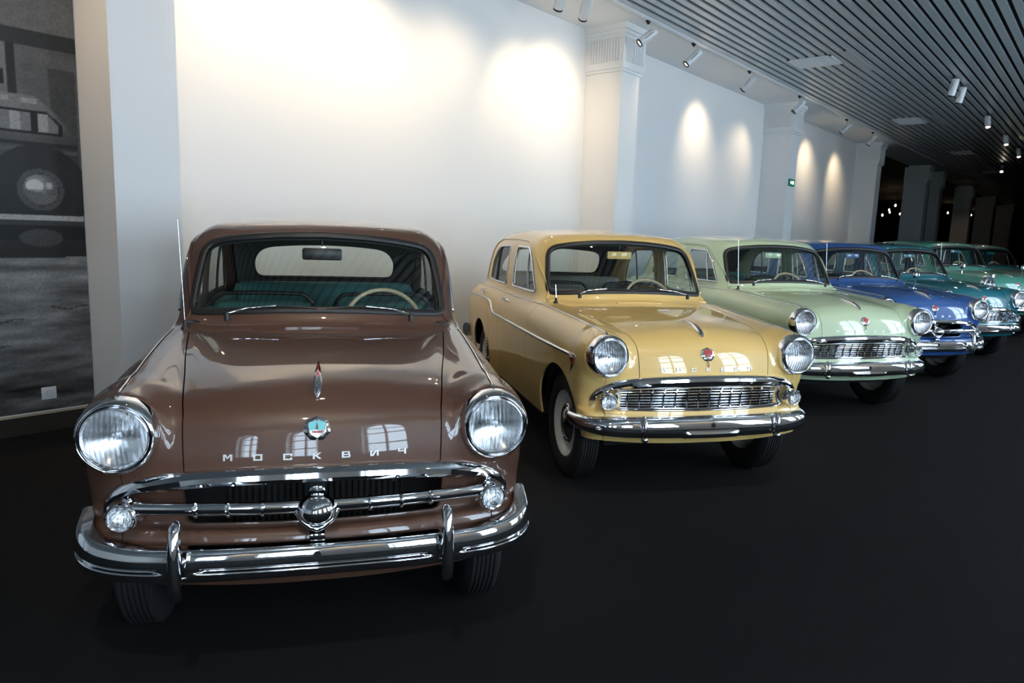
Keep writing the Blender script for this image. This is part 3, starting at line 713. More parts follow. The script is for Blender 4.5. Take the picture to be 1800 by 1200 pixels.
GLYPH = {  # strokes as quads in a 1 x 1 cell
    'М': [[(0, 0), (.2, 0), (.2, 1), (0, 1)], [(.8, 0), (1, 0), (1, 1), (.8, 1)], [(.1, 1), (.3, 1), (.58, .35), (.42, .35)], [(.7, 1), (.9, 1), (.58, .35), (.42, .35)]],
    'О': [[(0, 0), (1, 0), (1, .2), (0, .2)], [(0, .8), (1, .8), (1, 1), (0, 1)], [(0, .1), (.2, .1), (.2, .9), (0, .9)], [(.8, .1), (1, .1), (1, .9), (.8, .9)]],
    'С': [[(0, 0), (1, 0), (1, .2), (0, .2)], [(0, .8), (1, .8), (1, 1), (0, 1)], [(0, .1), (.22, .1), (.22, .9), (0, .9)], [(.8, .6), (1, .6), (1, .9), (.8, .9)], [(.8, .1), (1, .1), (1, .38), (.8, .38)]],
    'К': [[(0, 0), (.22, 0), (.22, 1), (0, 1)], [(.2, .42), (.42, .42), (1, 1), (.72, 1)], [(.2, .58), (.42, .58), (1, 0), (.72, 0)]],
    'В': [[(0, 0), (.22, 0), (.22, 1), (0, 1)], [(.1, 0), (.92, 0), (.92, .17), (.1, .17)], [(.1, .42), (.92, .42), (.92, .58), (.1, .58)], [(.1, .83), (.86, .83), (.86, 1), (.1, 1)], [(.8, .08), (1, .08), (1, .48), (.8, .48)], [(.74, .52), (.94, .52), (.94, .92), (.74, .92)]],
    'И': [[(0, 0), (.2, 0), (.2, 1), (0, 1)], [(.8, 0), (1, 0), (1, 1), (.8, 1)], [(.15, 0), (.38, 0), (.85, 1), (.62, 1)]],
    'Ч': [[(.78, 0), (1, 0), (1, 1), (.78, 1)], [(0, .5), (.2, .5), (.2, 1), (0, 1)], [(0, .42), (.9, .42), (.9, .6), (0, .6)]],
    'З': [[(0, 0), (1, 0), (1, .18), (0, .18)], [(0, .82), (1, .82), (1, 1), (0, 1)], [(.25, .42), (.9, .42), (.9, .58), (.25, .58)], [(.8, .1), (1, .1), (1, .48), (.8, .48)], [(.8, .52), (1, .52), (1, .9), (.8, .9)]],
    'А': [[(0, 0), (.22, 0), (.6, 1), (.4, 1)], [(.78, 0), (1, 0), (.6, 1), (.4, 1)], [(.2, .25), (.8, .25), (.8, .42), (.2, .42)]]}
def glyph(name, ch, x, z, w, h, d0, d1, mat):
    Pc, rt, up, N = framed(x, z); bm = bmesh.new()
    for i, q in enumerate(GLYPH[ch]):
        e = d1+.0001*i
        lo = [bm.verts.new(Pc+rt*((a-.5)*w)+up*((b-.5)*h)+N*d0) for a, b in q]; hi = [bm.verts.new(Pc+rt*((a-.5)*w)+up*((b-.5)*h)+N*e) for a, b in q]
        bm.faces.new(hi); 
        for k in range(4): bm.faces.new([lo[k], lo[(k+1) % 4], hi[(k+1) % 4], hi[k]])
    return bm_mesh(name, bm, mat)
C['letters'] = [glyph('letter', ch, -.272+.0907*i, .766, .027, .020, -.003, .005, M['letter']) for i, ch in enumerate('МОСКВИЧ')]
C['badge_letters'] = []
for i, ch in enumerate('МЗМА'):
    Pc, rt, up, N = framed(0, BZ); bm = bmesh.new()
    for k_, q in enumerate(GLYPH[ch]):
        bm.faces.new([bm.verts.new(Pc+rt*((a-.5)*.0055-.0105+.007*i)+up*((b_-.5)*.0045-.012)+N*(.0143+.00005*k_)) for a, b_ in q])
    C['badge_letters'].append(bm_mesh('badge_letter', bm, M['chrome']))
_yo = np.linspace(.172, .425, 30); OP = p_top(np.stack([0*_yo, _yo], 1)); ON = f_norm(OP)
_sh = pchip([0, .06, .2, .4, .7, 1.0], [.25, .75, 1.0, .92, .55, .15])(np.linspace(0, 1, 30))
C['ornament'] = sweep('hood_ornament', OP+ON*.006, ON, [(.017*cos(a), .017*max(sin(a), -.5)*1.15) for a in np.linspace(0, 2*pi, 15)[:-1]], M['chrome'], scale=_sh)
C['orn_red'] = sweep('ornament_inlay', (OP+ON*.006+ON*(.0175*_sh[:, None]))[9:26], ON[9:26], oval(.006, .004), M['red'], scale=_sh[9:26])
_xc = dedupe(NOSE_P.dom(HOOD_FRONT)); 
_yc = np.linspace(.10, .95, 30); CR = np.vstack([p_front(np.array([(0, z) for z in np.linspace(.74, .80, 4)]))])
# cowl air flap
flap = TOP_P.dom(p_top(resample(rounded([(-.17, 1.072), (.17, 1.072), (.16, 1.108), (-.16, 1.108)], .015), .012, True)))
C['flap'] = patch('cowl_flap', TOP_P, flap, h=.02, mat=PH, off=.006, flange=.008)
# wipers
for s, sx in (('R', 1), ('L', -1)):
    base = np.array([sx*.41, 1.168, 1.088]); C['wpiv'+s] = lathe('wiper_pivot', [(-.02, .012), (.004, .013), (.012, .010), (.016, 0)], 14, M['rubber'], axis='z'); C['wpos'+s] = base
    pts = np.array([(sx*.395, 1.096), (sx*.33, 1.106), (sx*.26, 1.114), (sx*.20, 1.120)]); P, N = on_front(pts, .024); P[0] = base+[0, 0, .012]
    C['warm'+s] = sweep('wiper_arm', P, N, oval(.0042, .0035), M['chrome'])
    pts = np.array([(sx*x, 1.115+.007*(1-((x-.17)/.15)**2)) for x in np.linspace(.02, .32, 12)]); P, N = on_front(pts, .012)
    C['wblade'+s] = sweep('wiper_blade', P, N, [(-.0025, -.010), (.0025, -.010), (.004, .003), (-.004, .003)], M['dark'])
_ab = np.array([-.583, 1.163, 1.034])
_ab = p_top(np.array([(-.583, 1.163)]))[0]
C['ant_base'] = lathe('antenna_base', [(-.01, .018), (.004, .018), (.012, .011), (.035, .007), (.04, 0)], 14, M['rubber'], axis='z')
C['ant_long'] = sweep('antenna_mast', np.array([_ab+[0, 0, .03], _ab+[-.010, .012, .25], _ab+[-.020, .024, .475]]), (0, 1, 0), circ(.0013, 6), M['chrome_dull'])
C['ant_short'] = sweep('antenna_mast', np.array([_ab+[0, 0, .03], _ab+[-.003, .003, .09], _ab+[-.006, .006, .125]]), (0, 1, 0), circ(.0035, 6), M['chrome_dull'])
# wheels (origin at hub, outer face towards +x)
R_T = .335
tp = [(-.055, .205), (-.068, .225), (-.073, .262), (-.069, .298), (-.058, .322), (-.050, .329)]
for k in range(6):
    xg = -.042+.0168*k; tp += [(xg-.0052, .3335), (xg-.0048, .3345), (xg+.0048, .3345), (xg+.0052, .3335), (xg+.0060, .3265), (xg+.0108, .3265)]
tp = tp[:-2]+[(.050, .329), (.058, .322), (.069, .298), (.073, .262), (.068, .225), (.055, .205)]
C['tyre'] = lathe('tyre', tp, 56, M['tyre'], axis='x', angle=30)
C['rim'] = lathe('wheel_rim', [(-.05, .208), (.052, .210), (.060, .206), (.056, .197), (.040, .186), (.020, .176), (.012, .150), (.022, .120), (.026, .09), (.026, .0)], 48, M['rim'], axis='x', angle=40)
C['cap'] = lathe('hub_cap', [(.020, .127), (.038, .124), (.044, .115), (.041, .104), (.046, .098), (.043, .092), (.048, .086), (.056, .06), (.066, .03), (.070, .0)], 40, M['chrome'], axis='x', angle=30)
# interior
def seat_back(name, lo, hi, mat):
    bm = bmesh.new(); add_box(bm, lo, hi, .05); return bm_mesh(name, bm, mat, smooth=True, angle=60)
C['seatR'] = seat_back('front_seat', (.06, 1.94, .55), (.60, 2.10, 1.075), PH); C['seatL'] = seat_back('front_seat', (-.60, 1.94, .55), (-.06, 2.10, 1.075), PH)
C['seatlow'] = seat_back('seat_cushion', (-.60, 1.55, .42), (.60, 2.05, .66), PH)
C['rearseat'] = seat_back('rear_seat', (-.60, 2.86, .45), (.60, 3.02, 1.118), PH)
for s, sx in (('R', 1), ('L', -1)):
    P = smooth_path(np.array([(sx*.05, 2.0, 1.03), (sx*.075, 1.99, 1.085), (sx*.125, 1.985, 1.118), (sx*.35, 1.985, 1.122), (sx*.53, 1.985, 1.118), (sx*.585, 1.99, 1.085), (sx*.61, 2.0, 1.03)]), 30)
    C['rail'+s] = sweep('seat_rail', P, (0, 1, 0), circ(.012, 8), M['dark'])
    bm = bmesh.new(); add_box(bm, ((.58 if sx > 0 else -.63), 1.48, .42), ((.63 if sx > 0 else -.58), 2.95, 1.045), .01); C['card'+s] = bm_mesh('door_lining', bm, PH, smooth=True)
bm = bmesh.new(); add_box(bm, (-.56, 2.98, 1.06), (.56, 3.24, 1.08)); C['shelf'] = bm_mesh('parcel_shelf', bm, M['headliner'])
bm = bmesh.new(); add_box(bm, (-.62, 1.24, .78), (.62, 1.44, 1.055), .03); C['dash'] = bm_mesh('dashboard', bm, PH, smooth=True)
sw = []
_tilt = radians(32); SWC = np.array([.312, 1.60, 1.005])
for k in range(56):
    a = 2*pi*k/56; sw.append(SWC+np.array([.195*cos(a), .195*sin(a)*sin(_tilt), .195*sin(a)*cos(_tilt)]))
C['wheel_ring'] = sweep('steering_wheel', np.array(sw), np.array([0, -cos(_tilt), sin(_tilt)]), [(.0125*cos(a), .0125*sin(a)) for a in np.linspace(0, 2*pi, 9)[:-1]], M['cream'], closed=True, scale=[1.0 if k % 2 else .88 for k in range(56)])
C['wheel_spoke'] = sweep('steering_spoke', np.array([SWC+[-.19, 0, 0], SWC+[-.06, -.02, -.02], SWC+[.06, -.02, -.02], SWC+[.19, 0, 0]]), (0, -.85, .53), oval(.016, .006), M['cream'])
C['column'] = sweep('steering_column', np.array([SWC+[0, 0, -.01], SWC+[0, -.25, -.17], SWC+[0, -.42, -.28]]), (1, 0, 0), circ(.02, 8), M['dark'])
bm = bmesh.new(); add_box(bm, (-.096, 1.485, 1.332), (.096, 1.51, 1.390), .010); C['mirror'] = bm_mesh('rear_view_mirror', bm, PH, smooth=True)
C['mirror_stem'] = sweep('mirror_stem', np.array([(0, 1.50, 1.365), (0, 1.495, 1.42), (0, 1.50, 1.462)]), (1, 0, 0), circ(.004, 6), M['dark'])
# under body
bm = bmesh.new()
add_box(bm, (-.50, .36, .26), (.50, 1.22, .66)); add_box(bm, (-.70, 1.02, .29), (.70, 2.50, .37)); add_box(bm, (-.50, 2.4, .27), (.50, 3.85, .60)); add_box(bm, (-.62, 1.16, .35), (.62, 1.22, 1.0)); add_box(bm, (-.45, .25, .30), (.45, .40, .42))
add_box(bm, (-.67, 3.38, .40), (.67, 3.82, .6)); add_box(bm, (-.60, 3.05, .5), (.60, 3.1, 1.05))
C['pan'] = bm_mesh('underbody', bm, M['black'])
bm = bmesh.new(); bmesh.ops.create_cone(bm, segments=12, radius1=.035, radius2=.035, depth=1.2, matrix=Matrix.Translation((0, AX_F, .335)) @ Matrix.Rotation(pi/2, 4, 'Y')); C['axleF'] = bm_mesh('front_axle', bm, M['black'])
bm = bmesh.new(); bmesh.ops.create_cone(bm, segments=12, radius1=.045, radius2=.045, depth=1.2, matrix=Matrix.Translation((0, AX_R, .335)) @ Matrix.Rotation(pi/2, 4, 'Y')); C['axleR'] = bm_mesh('rear_axle', bm, M['black'])
C['tail'] = lathe('tail_lamp', [(-.03, .04), (.0, .04), (.02, .03), (.03, 0)], 20, M['red'], axis='y')
C['fmirror'] = lathe('mirror_shell', [(-.028, 0), (-.024, .03), (-.006, .046), (.008, .050), (.012, .046), (.010, 0)], 24, M['chrome'])
C['fmstem'] = sweep('mirror_stalk', np.array([(0, 0, -.005), (0, .01, .05), (0, 0, .11)]), (1, 0, 0), circ(.005, 6), M['chrome'])

def make_car(label, pose, paintm, seatm, dashm, style, enamel, dz=0.0, moulding=False, antenna='ant_long', mirrors=False, steer=0.0, mirror_mat=None):
    X, Y, th = pose
    root = empty('vintage_sedan', (X, Y, 0), th)
    tag(root, label, 'car', 'row of vintage sedans')
    def p(name, key, parent=root, mat=None, loc=(0, 0, 0), rot=(0, 0, 0)):
        me = C[key] if isinstance(key, str) else key
        L = (loc[0], loc[1], loc[2]+(dz if parent is root else 0)); return ob(name, me, parent, mat, L, rot)
    hood = p('hood', 'hood', mat=paintm)
    badge = p('badge', 'badge', hood)
    # sub-parts stay one level below their part, so the badge pieces hang on the bonnet as well
    for nm in ('badge_face', 'badge_tower', 'badge_star', 'badge_plate', 'badge_stem'): p({'badge_face': 'badge_shield'}.get(nm, nm), nm, hood)
    p('badge_enamel', 'badge_enamel', hood, enamel)
    for l in C['badge_letters']: p('badge_letter', l, hood)
    for l in C['letters']: p('letter', l, hood)
    p('hood_ornament', 'ornament', hood); p('ornament_inlay', 'orn_red', hood)
    p('front_panel', 'nose'+style, mat=paintm)
    for s, sx in (('R', 1), ('L', -1)):
        fe = p('front_fender', 'fender'+s, mat=paintm); p('fender_strip', 'ftrim'+s, fe)
        fd = p('front_door', 'fdoor'+s, mat=paintm); rd = p('rear_door', 'rdoor'+s, mat=paintm); rf = p('rear_fender', 'rfender'+s, mat=paintm)
        for d, a, g, se, dv, hd in ((fd, 'fframe', 'fglass', 'fw_seal', 'fdiv', 'fhandle'), (rd, 'rframe', 'rglass', 'rw_seal', 'rdiv', 'rhandle')):
            p('window_frame', a+s, d, paintm); p('window_pane', g+s, d); p('window_bead', se+s, d); p('quarter_light_bar', dv+s, d); p('door_handle', hd+s, d)
        p('stone_guard', 'stone'+s, rf); p('door_lining', 'card'+s, mat=seatm)
        if moulding:
            m_ = p('side_moulding', 'mould'+s); p('moulding_tip', 'arrow'+s, m_); p('red_insert', 'arrowred'+s, m_)
        hl = p('headlamp', 'hl_rim', loc=(sx*.592, .105, .84))
        p('headlamp_lens', 'hl_lens', hl); p('headlamp_reflector', 'hl_refl', hl); p('headlamp_bulb', 'hl_bulb', hl)
        pk = p('parking_lamp', 'pk_rim', loc=(sx*.586, .098, .588), rot=(0, 0, sx*.22)); pk.scale = (1.14, 1.0, 1.14); p('parking_lamp_lens', 'pk_lens', pk); p('parking_lamp_reflector', 'pk_refl', pk)
        for q in (-1, 1): p('screw', 'screw', pk, loc=(q*.0375, .0, .0))
        g_ = p('bumper_guard', ('guard' if style == 'A' else 'guardB')+s)
        if style == 'B': p('guard_ball', 'guardball'+s, g_)
        p('wiper_pivot', 'wpiv'+s, loc=tuple(C['wpos'+s])); wa = p('wiper_arm', 'warm'+s); p('wiper_blade', 'wblade'+s, wa)
        p('seat_rail', 'rail'+s); p('front_seat', 'seat'+s, mat=seatm)
        p('tail_lamp', 'tail', loc=(sx*.60, 3.90, .72))
        p('drip_rail', 'drip'+s, mat=paintm); p('belt_strip', 'belttrim'+s)
        for ya, st in ((AX_F, steer), (AX_R, 0)):
            w = ob('wheel', C['tyre'], root, None, (sx*.612, ya, R_T), (0, 0, (pi if sx < 0 else 0)+st))
            ob('wheel_rim', C['rim'], w); ob('hub_cap', C['cap'], w)
    roof = p('roof', 'top', mat=paintm); p('headliner', 'lining', roof); p('cowl_flap', 'flap', roof, paintm)
    ws = p('windshield', 'windscreen'); p('windshield_seal', 'ws_seal', ws)
    rw = p('rear_window', 'rearglass'); p('rear_window_seal', 'rw_seal', rw)
    bu = p('front_bumper', 'bumper'+style); p('crank_hole', 'crank', bu, loc=(0, -.0135 if style == 'A' else -.0225, .468))
    p('rear_bumper', 'bumper_rear', loc=(0, 4.08, 0), rot=(0, 0, pi))
    gr = p('grille_brow', 'brow')
    if style == 'A':
        ba = p('grille_bar', 'bar')
        for x in (-.365, -.268, -.166, .166, .268, .365): p('bar_ring', 'ring', ba, loc=(x, .045+.2*x*x, .611), rot=(0, 0, .4*x))
        bu_ = p('grille_bullet', 'bullet'); p('bullet_collar', 'chevron', bu_); p('grille_post', 'post', bu_); p('bonnet_latch', 'latch')
        p('horn', 'horn')
    else:
        fr_ = p('grille', 'frameB')
        for k in C['hbars']: p('horizontal_bar', k, fr_)
        for k in C['vbars']: p('vertical_bar', k, fr_)
    ra = p('radiator', 'radbox'); p('radiator_fins', 'radfins', ra)
    ab = p('antenna', 'ant_base', loc=tuple(_ab))
    am = ob('antenna_mast', C[antenna], ab, None, tuple(-_ab))
    p('seat_cushion', 'seatlow', mat=seatm); p('rear_seat', 'rearseat', mat=seatm); p('parcel_shelf', 'shelf'); p('dashboard', 'dash', mat=dashm)
    sw_ = p('steering_wheel', 'wheel_ring'); p('steering_spoke', 'wheel_spoke', sw_); p('steering_column', 'column', sw_)
    mi_ = p('rear_view_mirror', 'mirror', mat=mirror_mat or M['dark']); p('mirror_stem', 'mirror_stem', mi_)
    p('underbody', 'pan'); p('front_axle', 'axleF', loc=(0, 0, -dz)); p('rear_axle', 'axleR', loc=(0, 0, -dz))
    if mirrors:
        for sx in (1, -1):
            q = p_top(np.array([(sx*.64, .62)]))[0]
            st = p('fender_mirror', 'fmstem', loc=tuple(q)); ob('mirror_shell', C['fmirror'], st, None, (0, 0, .13))
    return root

# ------------------------------------------------------------------ the hall
def slab(name, lo, hi, mat, kind='structure', label=None, parent=None):
    o = ob(name, box_mesh(name, lo, hi, mat), parent); 
    if parent is None: tag(o, label, None, None, kind)
    return o
slab('floor', (X0-.3, YB-.3, -.2), (X1, HALL_Y, 0), M['carpet'], label='black carpet floor of the exhibition hall')
slab('wall_back', (X0, WALL_Y, 0), (WALL_END, WALL_Y+.3, CEIL_Z+.4), M['wall'], label='white painted wall behind the row of cars')
slab('wall_left', (X0-.3, YB-.35, 0), (X0, HALL_Y, CEIL_Z+.5), M['wall'], label='white end wall')
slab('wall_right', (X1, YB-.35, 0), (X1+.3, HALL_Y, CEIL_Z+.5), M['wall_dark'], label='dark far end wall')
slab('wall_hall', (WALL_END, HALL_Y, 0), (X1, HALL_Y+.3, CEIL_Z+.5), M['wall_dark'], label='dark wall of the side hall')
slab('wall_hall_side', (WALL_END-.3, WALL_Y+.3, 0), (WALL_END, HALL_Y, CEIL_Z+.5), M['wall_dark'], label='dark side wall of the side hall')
ceil = slab('ceiling', (X0, YB-.3, CEIL_Z+.22), (X1, SOFFIT_Y-.04, CEIL_Z+.42), M['plenum'], label='slatted metal ceiling')
sl_w, pitch = .082, .1340
nsl = int((SOFFIT_Y-.06-YB)/pitch)
slat_me = box_mesh('slat', (X0, -sl_w/2, 0), (X1, sl_w/2, .032), M['slat'])
for k in range(nsl): ob('slat', slat_me, ceil, None, (0, SOFFIT_Y-.085-pitch*k, CEIL_Z-.02))
soff = slab('ceiling_soffit', (X0, SOFFIT_Y, CEIL_Z), (WALL_END, WALL_Y, CEIL_Z+.4), M['wall'], label='white plaster soffit along the wall')
slab('ceiling_beam', (WALL_END, SOFFIT_Y, CEIL_Z), (X1, WALL_Y, CEIL_Z+.4), M['plaster'], label='plaster beam over the far columns')
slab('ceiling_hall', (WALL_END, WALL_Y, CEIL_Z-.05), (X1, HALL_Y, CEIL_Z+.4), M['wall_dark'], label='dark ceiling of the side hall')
slab('trim_1', (X0, SOFFIT_Y-.035, CEIL_Z-.035), (X1, SOFFIT_Y+.012, CEIL_Z+.22), M['lamp_white'], label='white edge profile between soffit and slats')
# baseboards
for nm, a, b_ in (('baseboard_back', X0, 2.0), ('baseboard_bay', 2.44, 8.17)):
    bb = slab(nm, (a, WALL_Y-.022, 0), (b_, WALL_Y, .128), M['board'], label='dark wooden baseboard under the white wall' if nm != 'baseboard_back' else 'dark wooden baseboard under the mural')
    ob('bead', box_mesh('bead', (a, WALL_Y-.026, .128), (b_, WALL_Y, .138), M['board_trim']), bb)
# pillars with fluted capitals
def pillar(name, x, w, yf, yb, mat, label, group):
    bm = bmesh.new(); add_box(bm, (x, yf, 0), (x+w, yb, CEIL_Z)); o = ob(name, bm_mesh(name, bm, mat)); tag(o, label, None, group, 'structure')
    d = .045; zb = 3.60; bm = bmesh.new()
    add_box(bm, (x-.025, yf-.025, zb), (x+w+.025, yb, zb+.035)); add_box(bm, (x-d, yf-d, zb+.035), (x+w+d, yb, CEIL_Z-.12))
    add_box(bm, (x-d-.02, yf-d-.02, CEIL_Z-.12), (x+w+d+.02, yb, CEIL_Z-.075)); add_box(bm, (x-d-.045, yf-d-.045, CEIL_Z-.075), (x+w+d+.045, yb, CEIL_Z))
    ob('capital', bm_mesh('capital', bm, mat), o)
    bm = bmesh.new()
    n = max(2, int((w+2*d)/.045)); st = (w+2*d-.06)/n
    for k in range(n): add_box(bm, (x-d+.03+st*k, yf-d-.012, zb+.12), (x-d+.03+st*k+st*.55, yf-d, CEIL_Z-.16))
    m_ = max(2, int((yb-yf)/.045)); sy = (yb-yf-.06)/m_
    for k in range(m_): add_box(bm, (x-d-.012, yf+sy*k, zb+.12), (x-d, yf+sy*k+sy*.55, CEIL_Z-.16))
    ob('fluting', bm_mesh('fluting', bm, mat), o)
    return o
for i, x in enumerate((-4.22, 2.0, 8.17, 14.41, 20.91)):
    pillar('pillar', x, .44, FRONT_Y, WALL_Y, M['wall'], ['white pillar at the near end of the mural wall', 'white pillar between the mural and the brown sedan', 'white pillar behind the yellow sedan', 'white pillar carrying the green exit sign', 'white pillar where the white wall ends'][i], 'white wall pillars')
for i, (x, yb) in enumerate(((27.2, 5.81), (29.6, 5.47), (36.6, 5.78), (43.8, 5.92), (52.0, 5.95))):
    pillar('column', x, .5, FRONT_Y, yb, M['wall'], ['free-standing column next after the end of the white wall', 'column close behind the first free-standing one', 'third free-standing column along the dark hall', 'fourth free-standing column along the dark hall', 'last column in front of the dark end wall'][i], 'columns beside the dark hall')
# window wall behind the camera
class Flat:
    def pts(s, q, F=None): return np.stack([q[:, 0], np.full(len(q), YB), q[:, 1]], 1)
def arch_pts(x, inset=0.0):
    w = WIN_W/2-inset; a = np.linspace(0, pi, 20)
    return np.array([(x-w, WIN_Z0+inset), (x+w, WIN_Z0+inset)]+[(x+w*cos(t), WIN_Z1+w*sin(t)) for t in a])
P2, T = tri2d(np.array([(X0-.3, -.01), (X1, -.01), (X1, CEIL_Z+.5), (X0-.3, CEIL_Z+.5)]), [arch_pts(x) for x in WIN_X], 60.0)
bm = bmesh.new(); fr_ = [bm.verts.new((p[0], YB, p[1])) for p in P2]; bk_ = [bm.verts.new((p[0], YB-.35, p[1])) for p in P2]
from collections import Counter
cnt = Counter()
for t in T:
    bm.faces.new([fr_[i] for i in t]); bm.faces.new([bk_[i] for i in t[::-1]])
    for i in range(3): cnt[tuple(sorted((int(t[i]), int(t[(i+1) % 3]))))] += 1
for (a, b_), c in cnt.items():
    if c == 1: bm.faces.new([fr_[a], fr_[b_], bk_[b_], bk_[a]])
tag(ob('wall_front', bm_mesh('wall_front', bm, M['wall'])), 'white wall with tall arched windows facing the cars', None, None, 'structure')
bm = bmesh.new()
for x in (0,): add_box(bm, (x-.025, -.03, WIN_Z0), (x+.025, .03, WIN_Z1+WIN_W/2*.93))
for z in (WIN_Z0+.03, WIN_Z0+.66, WIN_Z0+1.29, WIN_Z1): add_box(bm, (-WIN_W/2, -.03, z-.025), (WIN_W/2, .03, z+.025))
for s in (-1, 1): add_box(bm, (s*(WIN_W/2-.03)-.03, -.03, WIN_Z0), (s*(WIN_W/2-.03)+.03, .03, WIN_Z1))
sash = bm_mesh('window_frame', bm, M['plaster'])
arcme = sweep('arch_frame', np.array([((WIN_W/2-.03)*cos(t), 0, WIN_Z1+(WIN_W/2-.03)*sin(t)) for t in np.linspace(0, pi, 24)]), (0, 1, 0), [(-.03, -.03), (.03, -.03), (.03, .03), (-.03, .03)], M['plaster'])
P2, T = tri2d(arch_pts(0, .01), [], 3.0); paneme = mesh_np('window_pane', [(p[0], 0, p[1]) for p in P2], T, M['pane'], False)
for i, x in enumerate(WIN_X):
    w = ob('window_%d' % (i+1), sash, None, None, (x, YB-.2, 0)); tag(w, 'tall arched window with white glazing bars facing the cars', None, 'arched windows opposite the cars', 'structure')
    ob('arch_frame', arcme, w); ob('window_pane', paneme, w, None, (0, .01, 0))

# ------------------------------------------------------------------ mural: a large black-and-white print of an old car
def mural():
    xa, xb, za, zb = -1.6, 1.995, .150, CEIL_Z-.01
    nx, nz = 420, 470
    xs = np.linspace(xa, xb, nx); zs = np.linspace(za, zb, nz); Xg, Zg = np.meshgrid(xs, zs)
    r = np.random.RandomState(3)
    def fbm(sx, sz, seed, oct_=3):
        rr = np.random.RandomState(seed); out = np.zeros_like(Xg); amp = 1; tot = 0
        for o_ in range(oct_):
            gx, gz = max(2, int((xb-xa)*sx*2**o_)), max(2, int((zb-za)*sz*2**o_)); g = rr.rand(gz+2, gx+2)
            u = (Xg-xa)/(xb-xa)*gx; v = (Zg-za)/(zb-za)*gz; i = u.astype(int).clip(0, gx); j = v.astype(int).clip(0, gz); fu = u-i; fv = v-j
            fu = fu*fu*(3-2*fu); fv = fv*fv*(3-2*fv)
            out += amp*((g[j, i]*(1-fu)+g[j, i+1]*fu)*(1-fv)+(g[j+1, i]*(1-fu)+g[j+1, i+1]*fu)*fv); tot += amp; amp *= .55
        return out/tot
    ss = lambda a, b_, t: np.clip((t-a)/(b_-a), 0, 1)**2*(3-2*np.clip((t-a)/(b_-a), 0, 1))
    L = .075+.09*fbm(5, 9, 1)                                                     # masonry house front
    L = np.where(Zg > 2.72, .13+.05*fbm(8, 16, 2), L)
    L = np.where((Zg > 2.62) & (Zg < 2.72), .045, L)
    for cx in (1.60, .35, -.9): L = np.where((np.abs(Xg-cx) < .03) & (Zg < 2.62), .03, L)
    L = np.where((Xg > 1.82) & (Xg < 1.98) & (Zg < 2.5), .065+.03*fbm(8, 8, 9), L)
    L = np.where((Xg < 1.575) & (Xg > 1.2) & (Zg > 2.28) & (Zg < 2.62), .16+.05*fbm(6, 6, 3), L)
    L = np.where((Xg < 1.56) & (Xg > .3) & (np.abs(Zg-2.36-.05*np.cos((Xg-1.2)*2)) < .045), .02, L)
    g = 1.24+.02*(Xg-1.5)                                                         # street
    street = .10+.30*fbm(3, 14, 4)**1.6+.16*(fbm(5, 30, 15)-.5)-.10*ss(.62, .30, Zg)+.06*fbm(9, 40, 5); L = np.where(Zg < g, street, L)
    L = np.where((Zg < g+.10) & (Zg > g-.02), .03+.02*fbm(5, 8, 8), L)
    roof = 2.30-.55*np.maximum(Xg-1.72, 0)**1.35*3.0-.04*np.maximum(.6-Xg, 0)     # body
    body = (Zg < roof) & (Zg > 1.50) & (Xg < 1.97)
    L = np.where(body, .07+.11*ss(1.95, 2.22, Zg)*(.6+.4*ss(2.0, 1.5, Xg))+.05*fbm(5, 5, 6)-.03*ss(1.75, 1.97, Xg), L)
    L = np.where(body & (np.abs(Zg-2.265-.0*(Xg)) < .02) & (np.sin(Xg*38) > -.2), .30, L)
    for a, b_ in ((1.40, 1.70), (1.74, 1.865), (1.0, 1.34), (.55, .94)):
        fr = (Xg > a-.025) & (Xg < b_+.025) & (Zg > 2.05) & (Zg < 2.205-.9*np.maximum(Xg-1.80, 0)); wn = (Xg > a) & (Xg < b_) & (Zg > 2.073) & (Zg < 2.185-.9*np.maximum(Xg-1.80, 0))
        L = np.where(fr, .015, L); L = np.where(wn, .20+.12*(np.sin(Xg*40) > .3), L)
    L = np.where(body & (np.abs(Zg-1.985) < .012), .03, L)
    L = np.where(body & (Zg < 1.96) & (Zg > 1.93), .12, L)
    for wx, wz in ((1.735, 1.685), (-.35, 1.66)):
        d = np.hypot((Xg-wx)*1.0, Zg-wz)
        L = np.where((d < .30) & (Zg > 1.5), .022+.02*fbm(8, 8, 11), L)
        L = np.where((d < .20), .032, L); L = np.where(np.abs(d-.125) < .016, .10, L)
        L = np.where(d < .105, .13+.25*ss(.105, .0, np.hypot(Xg-wx+.03, Zg-wz-.035)), L)
        L = np.where((np.hypot((Xg-wx+.035)/1.25, Zg-wz-.025) < .042) & (Zg > wz+.0), .55, L); L = np.where((np.hypot(Xg-wx-.05, Zg-wz-.03) < .022), .40, L); L = np.where((d < .098) & (Zg < wz-.02-.2*(Xg-wx)), .13+.05*fbm(9, 9, 21), L)
    L = np.where((Zg < 1.515) & (Zg > 1.482) & (Xg < 1.99), .36+.1*fbm(4, 10, 12), L)
    L = np.where((Zg < 1.482) & (Zg > 1.445) & (Xg < 1.99), .07, L)
    L = np.where((Zg < 1.445) & (Zg > g+.1), .022, L)
    L = np.where((np.hypot((Xg-1.72)/2.2, Zg-1.36) < .06), .085, L)
    for q in range(26):
        cx = xa+r.rand()*(xb-xa); cz = .3+r.rand()*.85; w_ = .05+.12*r.rand()
        L = np.where((np.abs(Xg-cx) < w_) & (np.abs(Zg-cz-.01*np.sin((Xg-cx)*30)) < .006), L*.45, L)
    L = L*(.85+.3*r.rand(nz, nx))
    V = np.stack([Xg.ravel(), np.full(nx*nz, WALL_Y-.006), Zg.ravel()], 1)
    i, j = np.meshgrid(np.arange(nx-1), np.arange(nz-1)); b0 = (j*nx+i).ravel(); Fq = np.stack([b0, b0+1, b0+nx+1, b0+nx], 1)
    me = bpy.data.meshes.new('mural'); me.vertices.add(len(V)); me.vertices.foreach_set('co', V.ravel()); 
